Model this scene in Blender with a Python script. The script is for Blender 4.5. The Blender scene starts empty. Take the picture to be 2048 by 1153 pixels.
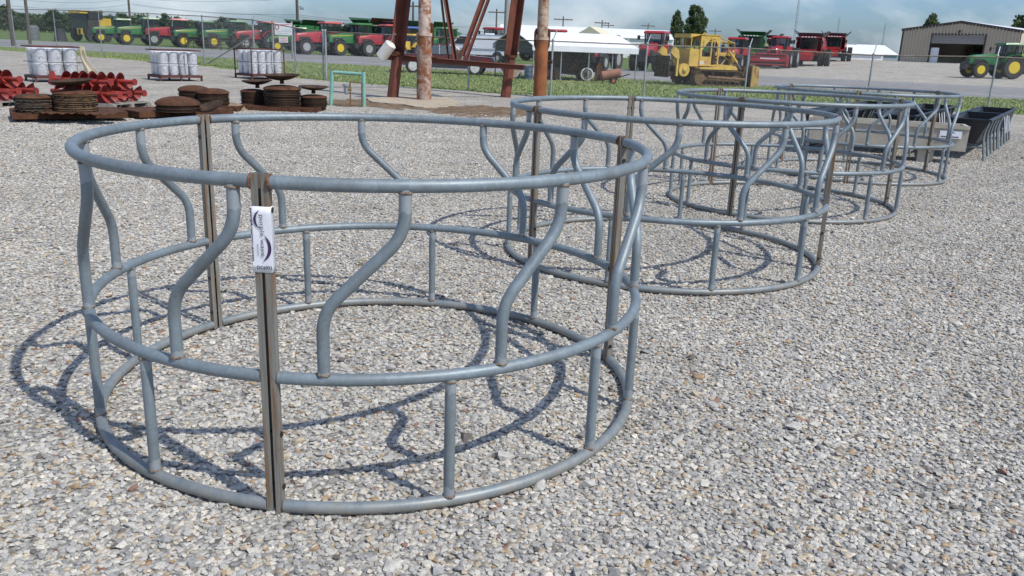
import bpy, math, random
import numpy as np
from mathutils import Vector, Matrix
random.seed(7); rng = np.random.default_rng(7)
R_ = math.radians
PI = math.pi
scene = bpy.context.scene
COL = scene.collection

# ------------------------------------------------------------------ camera
FPX, PITCH, ROLL, CAMH = 1668.47, 0.28355886, 0.03811409, 1.60666
_fw = Vector((0, math.cos(PITCH), -math.sin(PITCH)))
_up0 = Vector((0, math.sin(PITCH), math.cos(PITCH)))
_rt = Vector((1, 0, 0)) * math.cos(ROLL) + _up0 * math.sin(ROLL)
_up = -Vector((1, 0, 0)) * math.sin(ROLL) + _up0 * math.cos(ROLL)
cam_d = bpy.data.cameras.new('camera'); cam = bpy.data.objects.new('camera', cam_d); COL.objects.link(cam)
cam_d.sensor_width = 36; cam_d.lens = FPX / 2048 * 36; cam_d.clip_start = 0.05; cam_d.clip_end = 8000
mw = Matrix((( _rt.x, _up.x, -_fw.x, 0), (_rt.y, _up.y, -_fw.y, 0), (_rt.z, _up.z, -_fw.z, CAMH), (0, 0, 0, 1)))
cam.matrix_world = mw
scene.camera = cam
# ------------------------------------------------------------------ world, sun, exposure
SUN_EL, SUN_AZ = 51.3, -40.0        # azimuth measured from +x, counter-clockwise
sd = Vector((math.cos(R_(SUN_EL)) * math.cos(R_(SUN_AZ)), math.cos(R_(SUN_EL)) * math.sin(R_(SUN_AZ)), math.sin(R_(SUN_EL))))
w = bpy.data.worlds.new('World'); scene.world = w; w.use_nodes = True
nt = w.node_tree; nt.nodes.clear()
sky = nt.nodes.new('ShaderNodeTexSky'); sky.sky_type = 'NISHITA'; sky.sun_disc = False
sky.sun_elevation = R_(SUN_EL); sky.sun_rotation = R_(90 - SUN_AZ)
sky.air_density = 1.0; sky.dust_density = 1.2; sky.ozone_density = 1.0
tc = nt.nodes.new('ShaderNodeTexCoord')
sep = nt.nodes.new('ShaderNodeSeparateXYZ'); nt.links.new(tc.outputs['Generated'], sep.inputs[0])
zadd = nt.nodes.new('ShaderNodeMath'); zadd.operation = 'ADD'; zadd.inputs[1].default_value = 0.42; nt.links.new(sep.outputs[2], zadd.inputs[0])
zmax = nt.nodes.new('ShaderNodeMath'); zmax.operation = 'MAXIMUM'; zmax.inputs[1].default_value = 0.05; nt.links.new(zadd.outputs[0], zmax.inputs[0])
dv = nt.nodes.new('ShaderNodeVectorMath'); dv.operation = 'DIVIDE'
cmb = nt.nodes.new('ShaderNodeCombineXYZ')
for i in range(3): nt.links.new(zmax.outputs[0], cmb.inputs[i])
nt.links.new(tc.outputs['Generated'], dv.inputs[0]); nt.links.new(cmb.outputs[0], dv.inputs[1])
no = nt.nodes.new('ShaderNodeTexNoise'); no.inputs['Scale'].default_value = 2.0; no.inputs['Detail'].default_value = 7; no.inputs['Roughness'].default_value = 0.55; no.inputs['Distortion'].default_value = 0.35
mp = nt.nodes.new('ShaderNodeMapping'); mp.inputs['Location'].default_value = (7.1, 4.4, 2.0); nt.links.new(dv.outputs[0], mp.inputs[0]); nt.links.new(mp.outputs[0], no.inputs['Vector'])
cr = nt.nodes.new('ShaderNodeValToRGB'); cr.color_ramp.elements[0].position = 0.44; cr.color_ramp.elements[0].color = (0, 0, 0, 1); cr.color_ramp.elements[1].position = 0.66; cr.color_ramp.elements[1].color = (1, 1, 1, 1)
nt.links.new(no.outputs[0], cr.inputs[0])
mf = nt.nodes.new('ShaderNodeMath'); mf.operation = 'MULTIPLY'; mf.inputs[1].default_value = 0.78; nt.links.new(cr.outputs[0], mf.inputs[0])
mx = nt.nodes.new('ShaderNodeMix'); mx.data_type = 'RGBA'; nt.links.new(mf.outputs[0], mx.inputs[0])
tint = nt.nodes.new('ShaderNodeMix'); tint.data_type = 'RGBA'; tint.blend_type = 'MULTIPLY'; tint.inputs[0].default_value = 1.0
tint.inputs[7].default_value = (0.69, 0.93, 1.34, 1); nt.links.new(sky.outputs[0], tint.inputs[6])
nt.links.new(tint.outputs[2], mx.inputs[6]); mx.inputs[7].default_value = (7.3, 8.0, 8.7, 1)
bg = nt.nodes.new('ShaderNodeBackground'); bg.inputs['Strength'].default_value = 0.096; nt.links.new(mx.outputs[2], bg.inputs[0])
wo = nt.nodes.new('ShaderNodeOutputWorld'); nt.links.new(bg.outputs[0], wo.inputs[0])
sun_d = bpy.data.lights.new('sun', 'SUN'); sun_d.energy = 3.6; sun_d.angle = R_(0.53); sun_d.color = (1, 0.955, 0.88)
sun = bpy.data.objects.new('sun', sun_d); COL.objects.link(sun); sun.rotation_euler = sd.to_track_quat('Z', 'Y').to_euler(); sun.location = (20, -20, 30)
vs = scene.view_settings; vs.view_transform = 'Standard'; vs.look = 'None'; vs.gamma = 1; vs.exposure = 0.16; vs.use_curve_mapping = False
scene.cycles.max_bounces = 6; scene.cycles.transparent_max_bounces = 12; scene.cycles.caustics_reflective = False; scene.cycles.caustics_refractive = False

# ------------------------------------------------------------------ placement helpers
def ray(px, py): return _fw + _rt * ((px - 1024) / FPX) - _up * ((py - 576.5) / FPX)
def G(px, py, z=0.0):
    d = ray(px, py); t = (z - CAMH) / d.z; return Vector((d.x * t, d.y * t, z))
def P(px, py, Y):
    d = ray(px, py); t = Y / d.y; return Vector((d.x * t, Y, CAMH + d.z * t))
def S(Y): return (Y * math.cos(PITCH) + 1.0 * math.sin(PITCH)) / FPX      # metres per photo pixel at depth Y
def gz(x, y):
    a = min(max((x - 22) / 26, 0), 1); b = min(max((y - 58) / 75, 0), 1); return 1.30 * a * b
def at(px, Y):                                     # ground point under photo column px at depth Y
    x = 0
    for py in (150,): pass
    lo, hi = -200, 900
    for _ in range(40):
        m = (lo + hi) / 2; p = P(px, m, Y)
        if p.z > gz(p.x, Y): lo = m
        else: hi = m
    p = P(px, (lo + hi) / 2, Y); return Vector((p.x, Y, gz(p.x, Y)))

# ------------------------------------------------------------------ object helpers
def tag(o, label=None, cat=None, group=None, kind=None):
    if label: o['label'] = label
    if cat: o['category'] = cat
    if group: o['group'] = group
    if kind: o['kind'] = kind
    return o
def empty(name, loc=(0, 0, 0), rz=0, label=None, cat=None, group=None):
    o = bpy.data.objects.new(name, None); COL.objects.link(o); o.location = loc; o.rotation_euler = (0, 0, rz); o.empty_display_size = 0.1
    return tag(o, label, cat, group)
def copy_tree(o, parent=None):
    c = o.copy(); COL.objects.link(c)
    if parent is not None: c.parent = parent
    for ch in list(o.children): copy_tree(ch, c)
    return c
class MB:
    def __init__(s): s.v = []; s.f = []
    def add(s, vs, fs):
        n = len(s.v); s.v += [tuple(v) for v in vs]; s.f += [tuple(i + n for i in f) for f in fs]; return s
    def box(s, a, b, M=None):
        (x0, y0, z0), (x1, y1, z1) = a, b
        vs = [Vector(p) for p in ((x0, y0, z0), (x1, y0, z0), (x1, y1, z0), (x0, y1, z0), (x0, y0, z1), (x1, y0, z1), (x1, y1, z1), (x0, y1, z1))]
        if M is not None: vs = [M @ v for v in vs]
        return s.add(vs, [(0, 3, 2, 1), (4, 5, 6, 7), (0, 1, 5, 4), (1, 2, 6, 5), (2, 3, 7, 6), (3, 0, 4, 7)])
    def prism(s, poly, y0, y1, M=None, ax='y'):      # poly in (x,z), extruded along y (or in (x,y) along z)
        n = len(poly)
        if ax == 'y': vs = [Vector((x, y0, z)) for x, z in poly] + [Vector((x, y1, z)) for x, z in poly]
        elif ax == 'x': vs = [Vector((y0, x, z)) for x, z in poly] + [Vector((y1, x, z)) for x, z in poly]
        else: vs = [Vector((x, y, y0)) for x, y in poly] + [Vector((x, y, y1)) for x, y in poly]
        if M is not None: vs = [M @ v for v in vs]
        fs = [tuple(range(n)), tuple(range(2 * n - 1, n - 1, -1))] + [(i, i + n, (i + 1) % n + n, (i + 1) % n) for i in range(n)]
        return s.add(vs, fs)
    def tube(s, path, r, n=10, closed=False, caps=True):
        P_ = [Vector(p) for p in path]; m = len(P_); rs = r if hasattr(r, '__len__') else [r] * m
        T = []
        for i in range(m):
            a = P_[(i - 1) % m] if (i or closed) else P_[0]; b = P_[(i + 1) % m] if (i < m - 1 or closed) else P_[-1]
            T.append((b - a).normalized())
        u = T[0].orthogonal().normalized(); vs = []; fs = []
        for i in range(m):
            u = (u - T[i] * u.dot(T[i])).normalized(); v = T[i].cross(u)
            for k in range(n):
                a = 2 * PI * k / n; vs.append(P_[i] + (u * math.cos(a) + v * math.sin(a)) * rs[i])
        for i in range(m if closed else m - 1):
            j = (i + 1) % m
            for k in range(n): fs.append((i * n + k, i * n + (k + 1) % n, j * n + (k + 1) % n, j * n + k))
        if caps and not closed: fs += [tuple(range(n - 1, -1, -1)), tuple((m - 1) * n + k for k in range(n))]
        return s.add(vs, fs)
    def lathe(s, prof, n=24, M=None):                 # prof: (r,z) list, axis z
        vs = []; fs = []; m = len(prof)
        for r, z in prof:
            for k in range(n):
                a = 2 * PI * k / n; vs.append(Vector((r * math.cos(a), r * math.sin(a), z)))
        if M is not None: vs = [M @ v for v in vs]
        for i in range(m - 1):
            for k in range(n): fs.append((i * n + k, i * n + (k + 1) % n, (i + 1) * n + (k + 1) % n, (i + 1) * n + k))
        if prof[0][0] > 1e-6: fs.append(tuple(range(n - 1, -1, -1)))
        if prof[-1][0] > 1e-6: fs.append(tuple((m - 1) * n + k for k in range(n)))
        return s.add(vs, fs)
    def loft(s, secs, cap=True):                      # list of equal-length point loops
        n = len(secs[0]); vs = [p for sct in secs for p in sct]; fs = []
        for i in range(len(secs) - 1):
            for k in range(n): fs.append((i * n + k, i * n + (k + 1) % n, (i + 1) * n + (k + 1) % n, (i + 1) * n + k))
        if cap: fs += [tuple(range(n - 1, -1, -1)), tuple((len(secs) - 1) * n + k for k in range(n))]
        return s.add(vs, fs)
    def build(s, name, mat, parent=None, smooth=35, recalc=True):
        me = bpy.data.meshes.new(name); me.from_pydata(s.v, [], s.f)
        if recalc:
            import bmesh
            bm = bmesh.new(); bm.from_mesh(me); bmesh.ops.recalc_face_normals(bm, faces=bm.faces); bm.to_mesh(me); bm.free()
        if smooth:
            me.polygons.foreach_set('use_smooth', [True] * len(me.polygons)); me.set_sharp_from_angle(angle=R_(smooth))
        me.materials.append(mat); me.update()
        o = bpy.data.objects.new(name, me); COL.objects.link(o)
        if parent is not None: o.parent = parent
        return o
def bx(name, a, b, mat, parent=None, M=None): return MB().box(a, b, M).build(name, mat, parent, 0)
def tb(name, path, r, mat, parent=None, n=10): return MB().tube(path, r, n).build(name, mat, parent, 40)
def place(o, loc, rz=0, sc=None):
    o.location = loc; o.rotation_euler = (0, 0, rz)
    if sc: o.scale = (sc, sc, sc)
    return o

# ------------------------------------------------------------------ materials
def newmat(name):
    m = bpy.data.materials.new(name); m.use_nodes = True; return m, m.node_tree, m.node_tree.nodes['Principled BSDF']
def N(nt, t, **kw):
    n = nt.nodes.new(t)
    for k, v in kw.items():
        if k in n.inputs.keys(): n.inputs[k].default_value = v
        else: setattr(n, k, v)
    return n
def mixrgb(nt, fac, a, b):
    m = nt.nodes.new('ShaderNodeMix'); m.data_type = 'RGBA'
    for i, v in ((0, fac), (6, a), (7, b)):
        if hasattr(v, 'is_linked') or hasattr(v, 'links'): nt.links.new(v, m.inputs[i])
        elif i == 0: m.inputs[0].default_value = v
        else: m.inputs[i].default_value = (*v[:3], 1)
    return m.outputs[2]
def ramp(nt, src, stops, interp='LINEAR'):
    r = nt.nodes.new('ShaderNodeValToRGB'); r.color_ramp.interpolation = interp; e = r.color_ramp.elements
    while len(e) < len(stops): e.new(0.5)
    for i, (p, c) in enumerate(stops): e[i].position = p; e[i].color = (*c, 1) if hasattr(c, '__len__') else (c, c, c, 1)
    nt.links.new(src, r.inputs[0]); return r.outputs[0]
def coords(nt, kind='Object', rand=True):
    t = nt.nodes.new('ShaderNodeTexCoord'); out = t.outputs[kind]
    if rand:
        oi = nt.nodes.new('ShaderNodeObjectInfo'); ml = N(nt, 'ShaderNodeMath', operation='MULTIPLY'); ml.inputs[1].default_value = 37.0
        nt.links.new(oi.outputs['Random'], ml.inputs[0]); ad = N(nt, 'ShaderNodeVectorMath', operation='ADD'); nt.links.new(out, ad.inputs[0]); nt.links.new(ml.outputs[0], ad.inputs[1]); out = ad.outputs[0]
    return out
def noise(nt, vec, scale, detail=5, rough=0.6, dist=0.0):
    n = N(nt, 'ShaderNodeTexNoise', Scale=scale, Detail=detail, Roughness=rough, Distortion=dist); nt.links.new(vec, n.inputs['Vector']); return n.outputs[0]
_mc = {}
def M(name, col, rough=0.5, metal=0.0, var=0.18, vs_=6.0, col2=None, rust=0.0, rs_=4.0, bump=0.0, bs=40.0, rustcol=(0.16, 0.06, 0.025), dirt=0.0, spec=0.5, coat=0.0):
    if name in _mc: return _mc[name]
    m, nt, b = newmat(name); v = coords(nt)
    c2 = col2 or tuple(min(1, c * (1 + 1.6 * var)) for c in col); c1 = tuple(c * (1 - var) for c in col)
    f = noise(nt, v, vs_, 6, 0.65); fr = ramp(nt, f, [(0.32, 0.0), (0.7, 1.0)])
    c = mixrgb(nt, fr, c1, c2)
    rg = ramp(nt, f, [(0.3, max(0, rough - 0.08)), (0.75, min(1, rough + 0.12))])
    b.inputs['Metallic'].default_value = metal; b.inputs['Specular IOR Level'].default_value = spec; b.inputs['Coat Weight'].default_value = coat
    if dirt:
        d = noise(nt, v, 1.7, 8, 0.7); dm = ramp(nt, d, [(0.62 - 0.3 * dirt, 0.0), (0.85, min(1, dirt * 1.2))]); c = mixrgb(nt, dm, c, (0.20, 0.16, 0.11))
    if rust:
        r = noise(nt, v, rs_, 9, 0.72, 0.4); rm = ramp(nt, r, [(0.72 - 0.38 * rust, 0.0), (0.80 - 0.30 * rust, 1.0)])
        rc = ramp(nt, noise(nt, v, rs_ * 6, 5, 0.7), [(0.3, tuple(x * 0.5 for x in rustcol)), (0.7, tuple(x * 1.7 for x in rustcol))])
        c = mixrgb(nt, rm, c, rc)
        mr = nt.nodes.new('ShaderNodeMath'); mr.operation = 'MAXIMUM'; ml = nt.nodes.new('ShaderNodeMath'); ml.operation = 'MULTIPLY'; ml.inputs[1].default_value = 0.85; nt.links.new(rm, ml.inputs[0]); nt.links.new(ml.outputs[0], mr.inputs[0]); nt.links.new(rg, mr.inputs[1]); rg = mr.outputs[0]
        if metal:
            iv = nt.nodes.new('ShaderNodeMath'); iv.operation = 'MULTIPLY_ADD'; iv.inputs[1].default_value = -metal; iv.inputs[2].default_value = metal; nt.links.new(rm, iv.inputs[0]); nt.links.new(iv.outputs[0], b.inputs['Metallic'])
    nt.links.new(c, b.inputs['Base Color']); nt.links.new(rg, b.inputs['Roughness'])
    if bump:
        bn = N(nt, 'ShaderNodeBump', Strength=bump, Distance=0.01); nt.links.new(noise(nt, v, bs, 4, 0.6), bn.inputs['Height']); nt.links.new(bn.outputs[0], b.inputs['Normal'])
    _mc[name] = m; return m
def glassmat(name, col, alpha=0.65):
    if name in _mc: return _mc[name]
    m, nt, b = newmat(name); b.inputs['Base Color'].default_value = (*col, 1); b.inputs['Roughness'].default_value = 0.06; b.inputs['Alpha'].default_value = alpha; b.inputs['Specular IOR Level'].default_value = 0.7
    _mc[name] = m; return m

m_rail = None
def make_tube_mat(name, cuffs):
    m, nt, b = newmat(name); v = coords(nt); vo = coords(nt, rand=False)
    st = N(nt, 'ShaderNodeMapping'); st.inputs['Scale'].default_value = (1, 1, 0.22); nt.links.new(v, st.inputs[0])
    f = noise(nt, st.outputs[0], 28, 6, 0.7); c = mixrgb(nt, ramp(nt, f, [(0.3, 0.0), (0.75, 1.0)]), (0.172, 0.216, 0.240), (0.252, 0.300, 0.326))
    big = noise(nt, v, 4.5, 7, 0.68); c = mixrgb(nt, ramp(nt, big, [(0.42, 0.0), (0.66, 0.75)]), c, (0.155, 0.172, 0.178))
    sc = noise(nt, v, 55, 3, 0.8, 2.5); c = mixrgb(nt, ramp(nt, sc, [(0.66, 0.0), (0.76, 0.6)]), c, (0.44, 0.48, 0.50))
    vz = N(nt, 'ShaderNodeTexVoronoi', Scale=85.0); nt.links.new(v, vz.inputs['Vector']); sv = nt.nodes.new('ShaderNodeSeparateColor'); nt.links.new(vz.outputs['Color'], sv.inputs[0])
    sg = N(nt, 'ShaderNodeMix', data_type='RGBA', blend_type='MULTIPLY'); sg.inputs[0].default_value = 1; nt.links.new(c, sg.inputs[6]); nt.links.new(ramp(nt, sv.outputs[0], [(0.0, 0.94), (1.0, 1.06)]), sg.inputs[7]); c = sg.outputs[2]
    spz = nt.nodes.new('ShaderNodeSeparateXYZ'); nt.links.new(vo, spz.inputs[0]); mu = N(nt, 'ShaderNodeMath', operation='MULTIPLY_ADD'); nt.links.new(noise(nt, v, 9, 6, 0.7), mu.inputs[0]); mu.inputs[1].default_value = 0.14; nt.links.new(spz.outputs[2], mu.inputs[2])
    c = mixrgb(nt, ramp(nt, mu.outputs[0], [(0.075, 0.75), (0.13, 0.0)]), c, (0.30, 0.27, 0.22))
    dr = noise(nt, v, 7, 8, 0.75); c = mixrgb(nt, ramp(nt, dr, [(0.65, 0.0), (0.76, 0.75)]), c, (0.20, 0.15, 0.10))
    if cuffs:
        sp = nt.nodes.new('ShaderNodeSeparateXYZ'); nt.links.new(vo, sp.inputs[0])
        wv = N(nt, 'ShaderNodeMath', operation='MULTIPLY_ADD'); nt.links.new(noise(nt, v, 22, 4), wv.inputs[0]); wv.inputs[1].default_value = 0.09; nt.links.new(sp.outputs[2], wv.inputs[2])
        tot = None
        for zc, hw in ((1.145, 0.045), (0.545, 0.03), (0.50, 0.03), (0.09, 0.02)):
            d = N(nt, 'ShaderNodeMath', operation='COMPARE'); nt.links.new(wv.outputs[0], d.inputs[0]); d.inputs[1].default_value = zc + 0.02; d.inputs[2].default_value = hw
            if tot is None: tot = d.outputs[0]
            else:
                a = N(nt, 'ShaderNodeMath', operation='MAXIMUM'); nt.links.new(tot, a.inputs[0]); nt.links.new(d.outputs[0], a.inputs[1]); tot = a.outputs[0]
        mm = N(nt, 'ShaderNodeMath', operation='MULTIPLY'); nt.links.new(tot, mm.inputs[0]); mm.inputs[1].default_value = 0.62
        c = mixrgb(nt, mm.outputs[0], c, (0.36, 0.39, 0.405))
    nt.links.new(c, b.inputs['Base Color']); b.inputs['Metallic'].default_value = 0.25
    nt.links.new(ramp(nt, f, [(0.3, 0.44), (0.7, 0.58)]), b.inputs['Roughness'])
    bn = N(nt, 'ShaderNodeBump', Strength=0.12, Distance=0.004); nt.links.new(noise(nt, st.outputs[0], 60, 4, 0.6), bn.inputs['Height']); nt.links.new(bn.outputs[0], b.inputs['Normal'])
    return m
m_rail = make_tube_mat('galvanised_rail', False); m_bar = make_tube_mat('galvanised_bar', True)
def make_post_mat():
    m, nt, b = newmat('weathered_post'); v = coords(nt)
    st = N(nt, 'ShaderNodeMapping'); st.inputs['Scale'].default_value = (1, 1, 0.05); nt.links.new(v, st.inputs[0])
    f = noise(nt, st.outputs[0], 75, 6, 0.7); c = mixrgb(nt, ramp(nt, f, [(0.35, 0.0), (0.7, 1.0)]), (0.16, 0.152, 0.13), (0.27, 0.265, 0.24))
    rs = noise(nt, st.outputs[0], 42, 8, 0.75); c = mixrgb(nt, ramp(nt, rs, [(0.50, 0.0), (0.57, 0.9)]), c, (0.20, 0.105, 0.04))
    r2 = noise(nt, v, 16, 8, 0.7); c = mixrgb(nt, ramp(nt, r2, [(0.64, 0.0), (0.72, 0.9)]), c, (0.11, 0.05, 0.025))
    nt.links.new(c, b.inputs['Base Color']); b.inputs['Metallic'].default_value = 0.15; b.inputs['Roughness'].default_value = 0.6
    return m
m_post = make_post_mat()
m_weld = M('rusty_weld', (0.15, 0.085, 0.05), 0.85, 0, 0.4, 60, col2=(0.30, 0.24, 0.18), bump=0.5, bs=90)
m_rustcap = M('rust_cap', (0.14, 0.065, 0.035), 0.9, 0, 0.5, 40, bump=0.6, bs=120)
m_bolt = M('dark_bolt', (0.05, 0.045, 0.04), 0.5, 0.6)
GR = [(0.0, (0.36, 0.365, 0.36)), (0.13, (0.47, 0.47, 0.455)), (0.27, (0.30, 0.305, 0.305)), (0.36, (0.55, 0.54, 0.50)), (0.50, (0.41, 0.415, 0.41)), (0.62, (0.62, 0.60, 0.55)), (0.70, (0.25, 0.255, 0.26)),
      (0.76, (0.46, 0.40, 0.31)), (0.84, (0.50, 0.50, 0.48)), (0.93, (0.40, 0.285, 0.17)), (0.952, (0.52, 0.46, 0.36)), (0.972, (0.27, 0.165, 0.125)), (0.984, (0.13, 0.12, 0.11))]
GR = [(p, tuple(0.93 * (0.92 * q + 0.08 * 0.40) for q in (c[0] * 1.045, c[1] * 1.0, c[2] * 0.935))) for p, c in GR]
def stone_mat():
    m, nt, b = newmat('crushed_stone'); oi = nt.nodes.new('ShaderNodeObjectInfo')
    c = ramp(nt, oi.outputs['Random'], GR, 'CONSTANT')
    t = nt.nodes.new('ShaderNodeTexCoord'); f = noise(nt, t.outputs['Object'], 2.2, 4, 0.6)
    c2 = N(nt, 'ShaderNodeMix', data_type='RGBA', blend_type='MULTIPLY'); c2.inputs[0].default_value = 1; nt.links.new(c, c2.inputs[6]); nt.links.new(ramp(nt, f, [(0.3, 0.74), (0.7, 1.18)]), c2.inputs[7])
    c3 = N(nt, 'ShaderNodeMix', data_type='RGBA', blend_type='MULTIPLY'); c3.inputs[0].default_value = 1; nt.links.new(c2.outputs[2], c3.inputs[6]); nt.links.new(ramp(nt, noise(nt, oi.outputs['Location'], 0.9, 5, 0.6), [(0.3, 0.86), (0.7, 1.13)]), c3.inputs[7])
    nt.links.new(c3.outputs[2], b.inputs['Base Color']); b.inputs['Roughness'].default_value = 0.9; b.inputs['Specular IOR Level'].default_value = 0.12
    return m
m_stone = stone_mat()
def gravel_mat(name='gravel_ground', cell=40.0, bumpd=0.010, dark=0.98):
    m, nt, b = newmat(name); t = nt.nodes.new('ShaderNodeTexCoord'); v = t.outputs['Object']
    ds = N(nt, 'ShaderNodeVectorMath', operation='ADD'); nz = N(nt, 'ShaderNodeTexNoise', Scale=30.0, Detail=2.0); nt.links.new(v, nz.inputs['Vector'])
    sm = N(nt, 'ShaderNodeVectorMath', operation='SCALE'); nt.links.new(nz.outputs['Color'], sm.inputs[0]); sm.inputs['Scale'].default_value = 0.02; nt.links.new(v, ds.inputs[0]); nt.links.new(sm.outputs[0], ds.inputs[1])
    vo = N(nt, 'ShaderNodeTexVoronoi', Scale=cell); nt.links.new(ds.outputs[0], vo.inputs['Vector'])
    sp = nt.nodes.new('ShaderNodeSeparateColor'); nt.links.new(vo.outputs['Color'], sp.inputs[0])
    c = ramp(nt, sp.outputs[0], GR, 'CONSTANT')
    edge = ramp(nt, vo.outputs['Distance'], [(0.35, 1.0), (0.75, 0.55)])
    mu = N(nt, 'ShaderNodeMix', data_type='RGBA', blend_type='MULTIPLY'); mu.inputs[0].default_value = 1; nt.links.new(c, mu.inputs[6]); nt.links.new(edge, mu.inputs[7])
    bigf = ramp(nt, noise(nt, v, 0.55, 12, 0.78), [(0.34, dark * 0.72), (0.5, dark), (0.66, dark * 1.22)])
    m2 = N(nt, 'ShaderNodeMix', data_type='RGBA', blend_type='MULTIPLY'); m2.inputs[0].default_value = 1; nt.links.new(mu.outputs[2], m2.inputs[6]); nt.links.new(bigf, m2.inputs[7])
    nt.links.new(m2.outputs[2], b.inputs['Base Color']); b.inputs['Roughness'].default_value = 1.0; b.inputs['Specular IOR Level'].default_value = 0.0
    bn = N(nt, 'ShaderNodeBump', Strength=1.0, Distance=bumpd, invert=True); nt.links.new(vo.outputs['Distance'], bn.inputs['Height']); nt.links.new(bn.outputs[0], b.inputs['Normal'])
    return m
def grass_mat(name, a, b_, dry, sc=1.2):
    m, nt, b = newmat(name); t = nt.nodes.new('ShaderNodeTexCoord'); v = t.outputs['Object']
    c = mixrgb(nt, ramp(nt, noise(nt, v, sc, 7, 0.7), [(0.3, 0.0), (0.7, 1.0)]), a, b_)
    c = mixrgb(nt, ramp(nt, noise(nt, v, sc * 0.22, 6, 0.65), [(0.5, 0.0), (0.72, 0.8)]), c, dry)
    c = mixrgb(nt, ramp(nt, noise(nt, v, sc * 14, 3, 0.7), [(0.35, 0.5), (0.6, 0.0)]), c, tuple(x * 0.45 for x in a))
    nt.links.new(c, b.inputs['Base Color']); b.inputs['Roughness'].default_value = 0.9; b.inputs['Specular IOR Level'].default_value = 0.15; return m
m_field = grass_mat('field_grass', (0.085, 0.135, 0.035), (0.13, 0.19, 0.05), (0.20, 0.20, 0.085), 0.25)
m_verge = grass_mat('verge_grass', (0.135, 0.19, 0.055), (0.20, 0.26, 0.085), (0.33, 0.295, 0.155), 0.9)
m_asphalt = M('asphalt', (0.225, 0.22, 0.218), 0.9, 0, 0.12, 0.7, bump=0.2, bs=150, spec=0.2)
m_paint = M('road_paint', (0.62, 0.62, 0.60), 0.7, 0, 0.15, 3)
m_conc = M('concrete', (0.38, 0.32, 0.24), 0.9, 0, 0.18, 5, bump=0.2, bs=60, spec=0.2)
m_dirt = M('bare_dirt', (0.13, 0.085, 0.05), 0.95, 0, 0.35, 4, col2=(0.26, 0.19, 0.13), bump=0.4, bs=30, spec=0.1)
m_rust = M('heavy_rust', (0.072, 0.033, 0.021), 0.85, 0.0, 0.35, 6, col2=(0.135, 0.062, 0.033), bump=0.3, bs=60, spec=0.2)
m_rust2 = M('dark_rust', (0.043, 0.028, 0.022), 0.7, 0.1, 0.4, 5, col2=(0.095, 0.055, 0.033), bump=0.25, bs=50, spec=0.3)
m_galv = M('galvanised_fence', (0.33, 0.35, 0.36), 0.5, 0.4, 0.15, 4)
m_wire = M('fence_wire', (0.36, 0.38, 0.38), 0.5, 0.3)
m_rail_rust = M('rusted_rail', (0.16, 0.10, 0.075), 0.7, 0.2, 0.3, 3, col2=(0.30, 0.27, 0.24))
m_black = M('black_rubber', (0.028, 0.027, 0.026), 0.8, 0, 0.25, 5, dirt=0.25)
m_dark = M('dark_metal', (0.035, 0.035, 0.036), 0.55, 0.2)
m_glass = glassmat('cab_glass', (0.025, 0.045, 0.045), 0.62)
m_wood = M('weathered_wood', (0.25, 0.23, 0.20), 0.9, 0, 0.25, 8, bump=0.3, bs=60)
m_polewood = M('pole_wood', (0.10, 0.085, 0.07), 0.9, 0, 0.25, 3)
m_white = M('white_paint', (0.74, 0.75, 0.75), 0.45, 0, 0.06, 2)

# ------------------------------------------------------------------ ground
def sheet(name, poly, z, mat, kind='structure', res=None, follow=False):
    """flat polygon (fan from triangulated ngon) or, with follow, raised onto the lot's slope"""
    mb = MB(); mb.add([(x, y, z) for x, y in poly], [tuple(range(len(poly)))])
    import bmesh
    o = mb.build(name, mat, None, 0, recalc=False)
    bm = bmesh.new(); bm.from_mesh(o.data)
    bmesh.ops.triangulate(bm, faces=bm.faces)
    if follow:
        for c in [58 + 7.5 * k for k in range(12)]: bmesh.ops.bisect_plane(bm, geom=bm.verts[:] + bm.edges[:] + bm.faces[:], plane_co=(0, c, 0), plane_no=(0, 1, 0))
        for c in [22 + 6.5 * k for k in range(5)]: bmesh.ops.bisect_plane(bm, geom=bm.verts[:] + bm.edges[:] + bm.faces[:], plane_co=(c, 0, 0), plane_no=(1, 0, 0))
        for v in bm.verts: v.co.z = z + gz(v.co.x, v.co.y)
    for f in bm.faces:
        f.normal_update()
        if f.normal.z < 0: f.normal_flip()
    bm.to_mesh(o.data); bm.free()
    return tag(o, kind=kind)
BIG = 2500
g = sheet('ground', [(-BIG, -120), (BIG, -120), (BIG, BIG), (-BIG, BIG)], -0.012, m_field, follow=True)
def jit(pts, amp, step, seed):
    r = random.Random(seed); out = []
    for (x0, y0), (x1, y1) in zip(pts[:-1], pts[1:]):
        L = math.hypot(x1 - x0, y1 - y0); n = max(1, int(L / step)); nx, ny = -(y1 - y0) / L, (x1 - x0) / L
        for i in range(n):
            t = i / n; o = r.uniform(-amp, amp); out.append((x0 + (x1 - x0) * t + nx * o, y0 + (y1 - y0) * t + ny * o))
    return out + [pts[-1]]
edge_pts = [(-90, 96), (-36.5, 58.8), (-25, 50.5), (-15.5, 43.2), (-9.0, 34.6), (-6.2, 32.2), (-1.0, 29.3), (4.5, 28.2), (10, 28.6), (18, 28.2), (40, 27.5), (80, 26.5)]
edge = jit(edge_pts, 0.35, 1.0, 3)
m_gravel = gravel_mat()
yard = sheet('gravel_yard', [(-90, -60), (80, -60)] + edge[::-1], 0.0, m_gravel)
road_near = lambda x: 51.5 - 0.42 * x
road_far = lambda x: 76 - 0.45 * x
sheet('grass_verge', edge + [(80, road_near(80) - 0.2), (45, road_near(45) - 0.3), (-90, road_near(-90) - 0.3)], -0.006, m_verge)
xs = [-160, 70]
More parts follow.
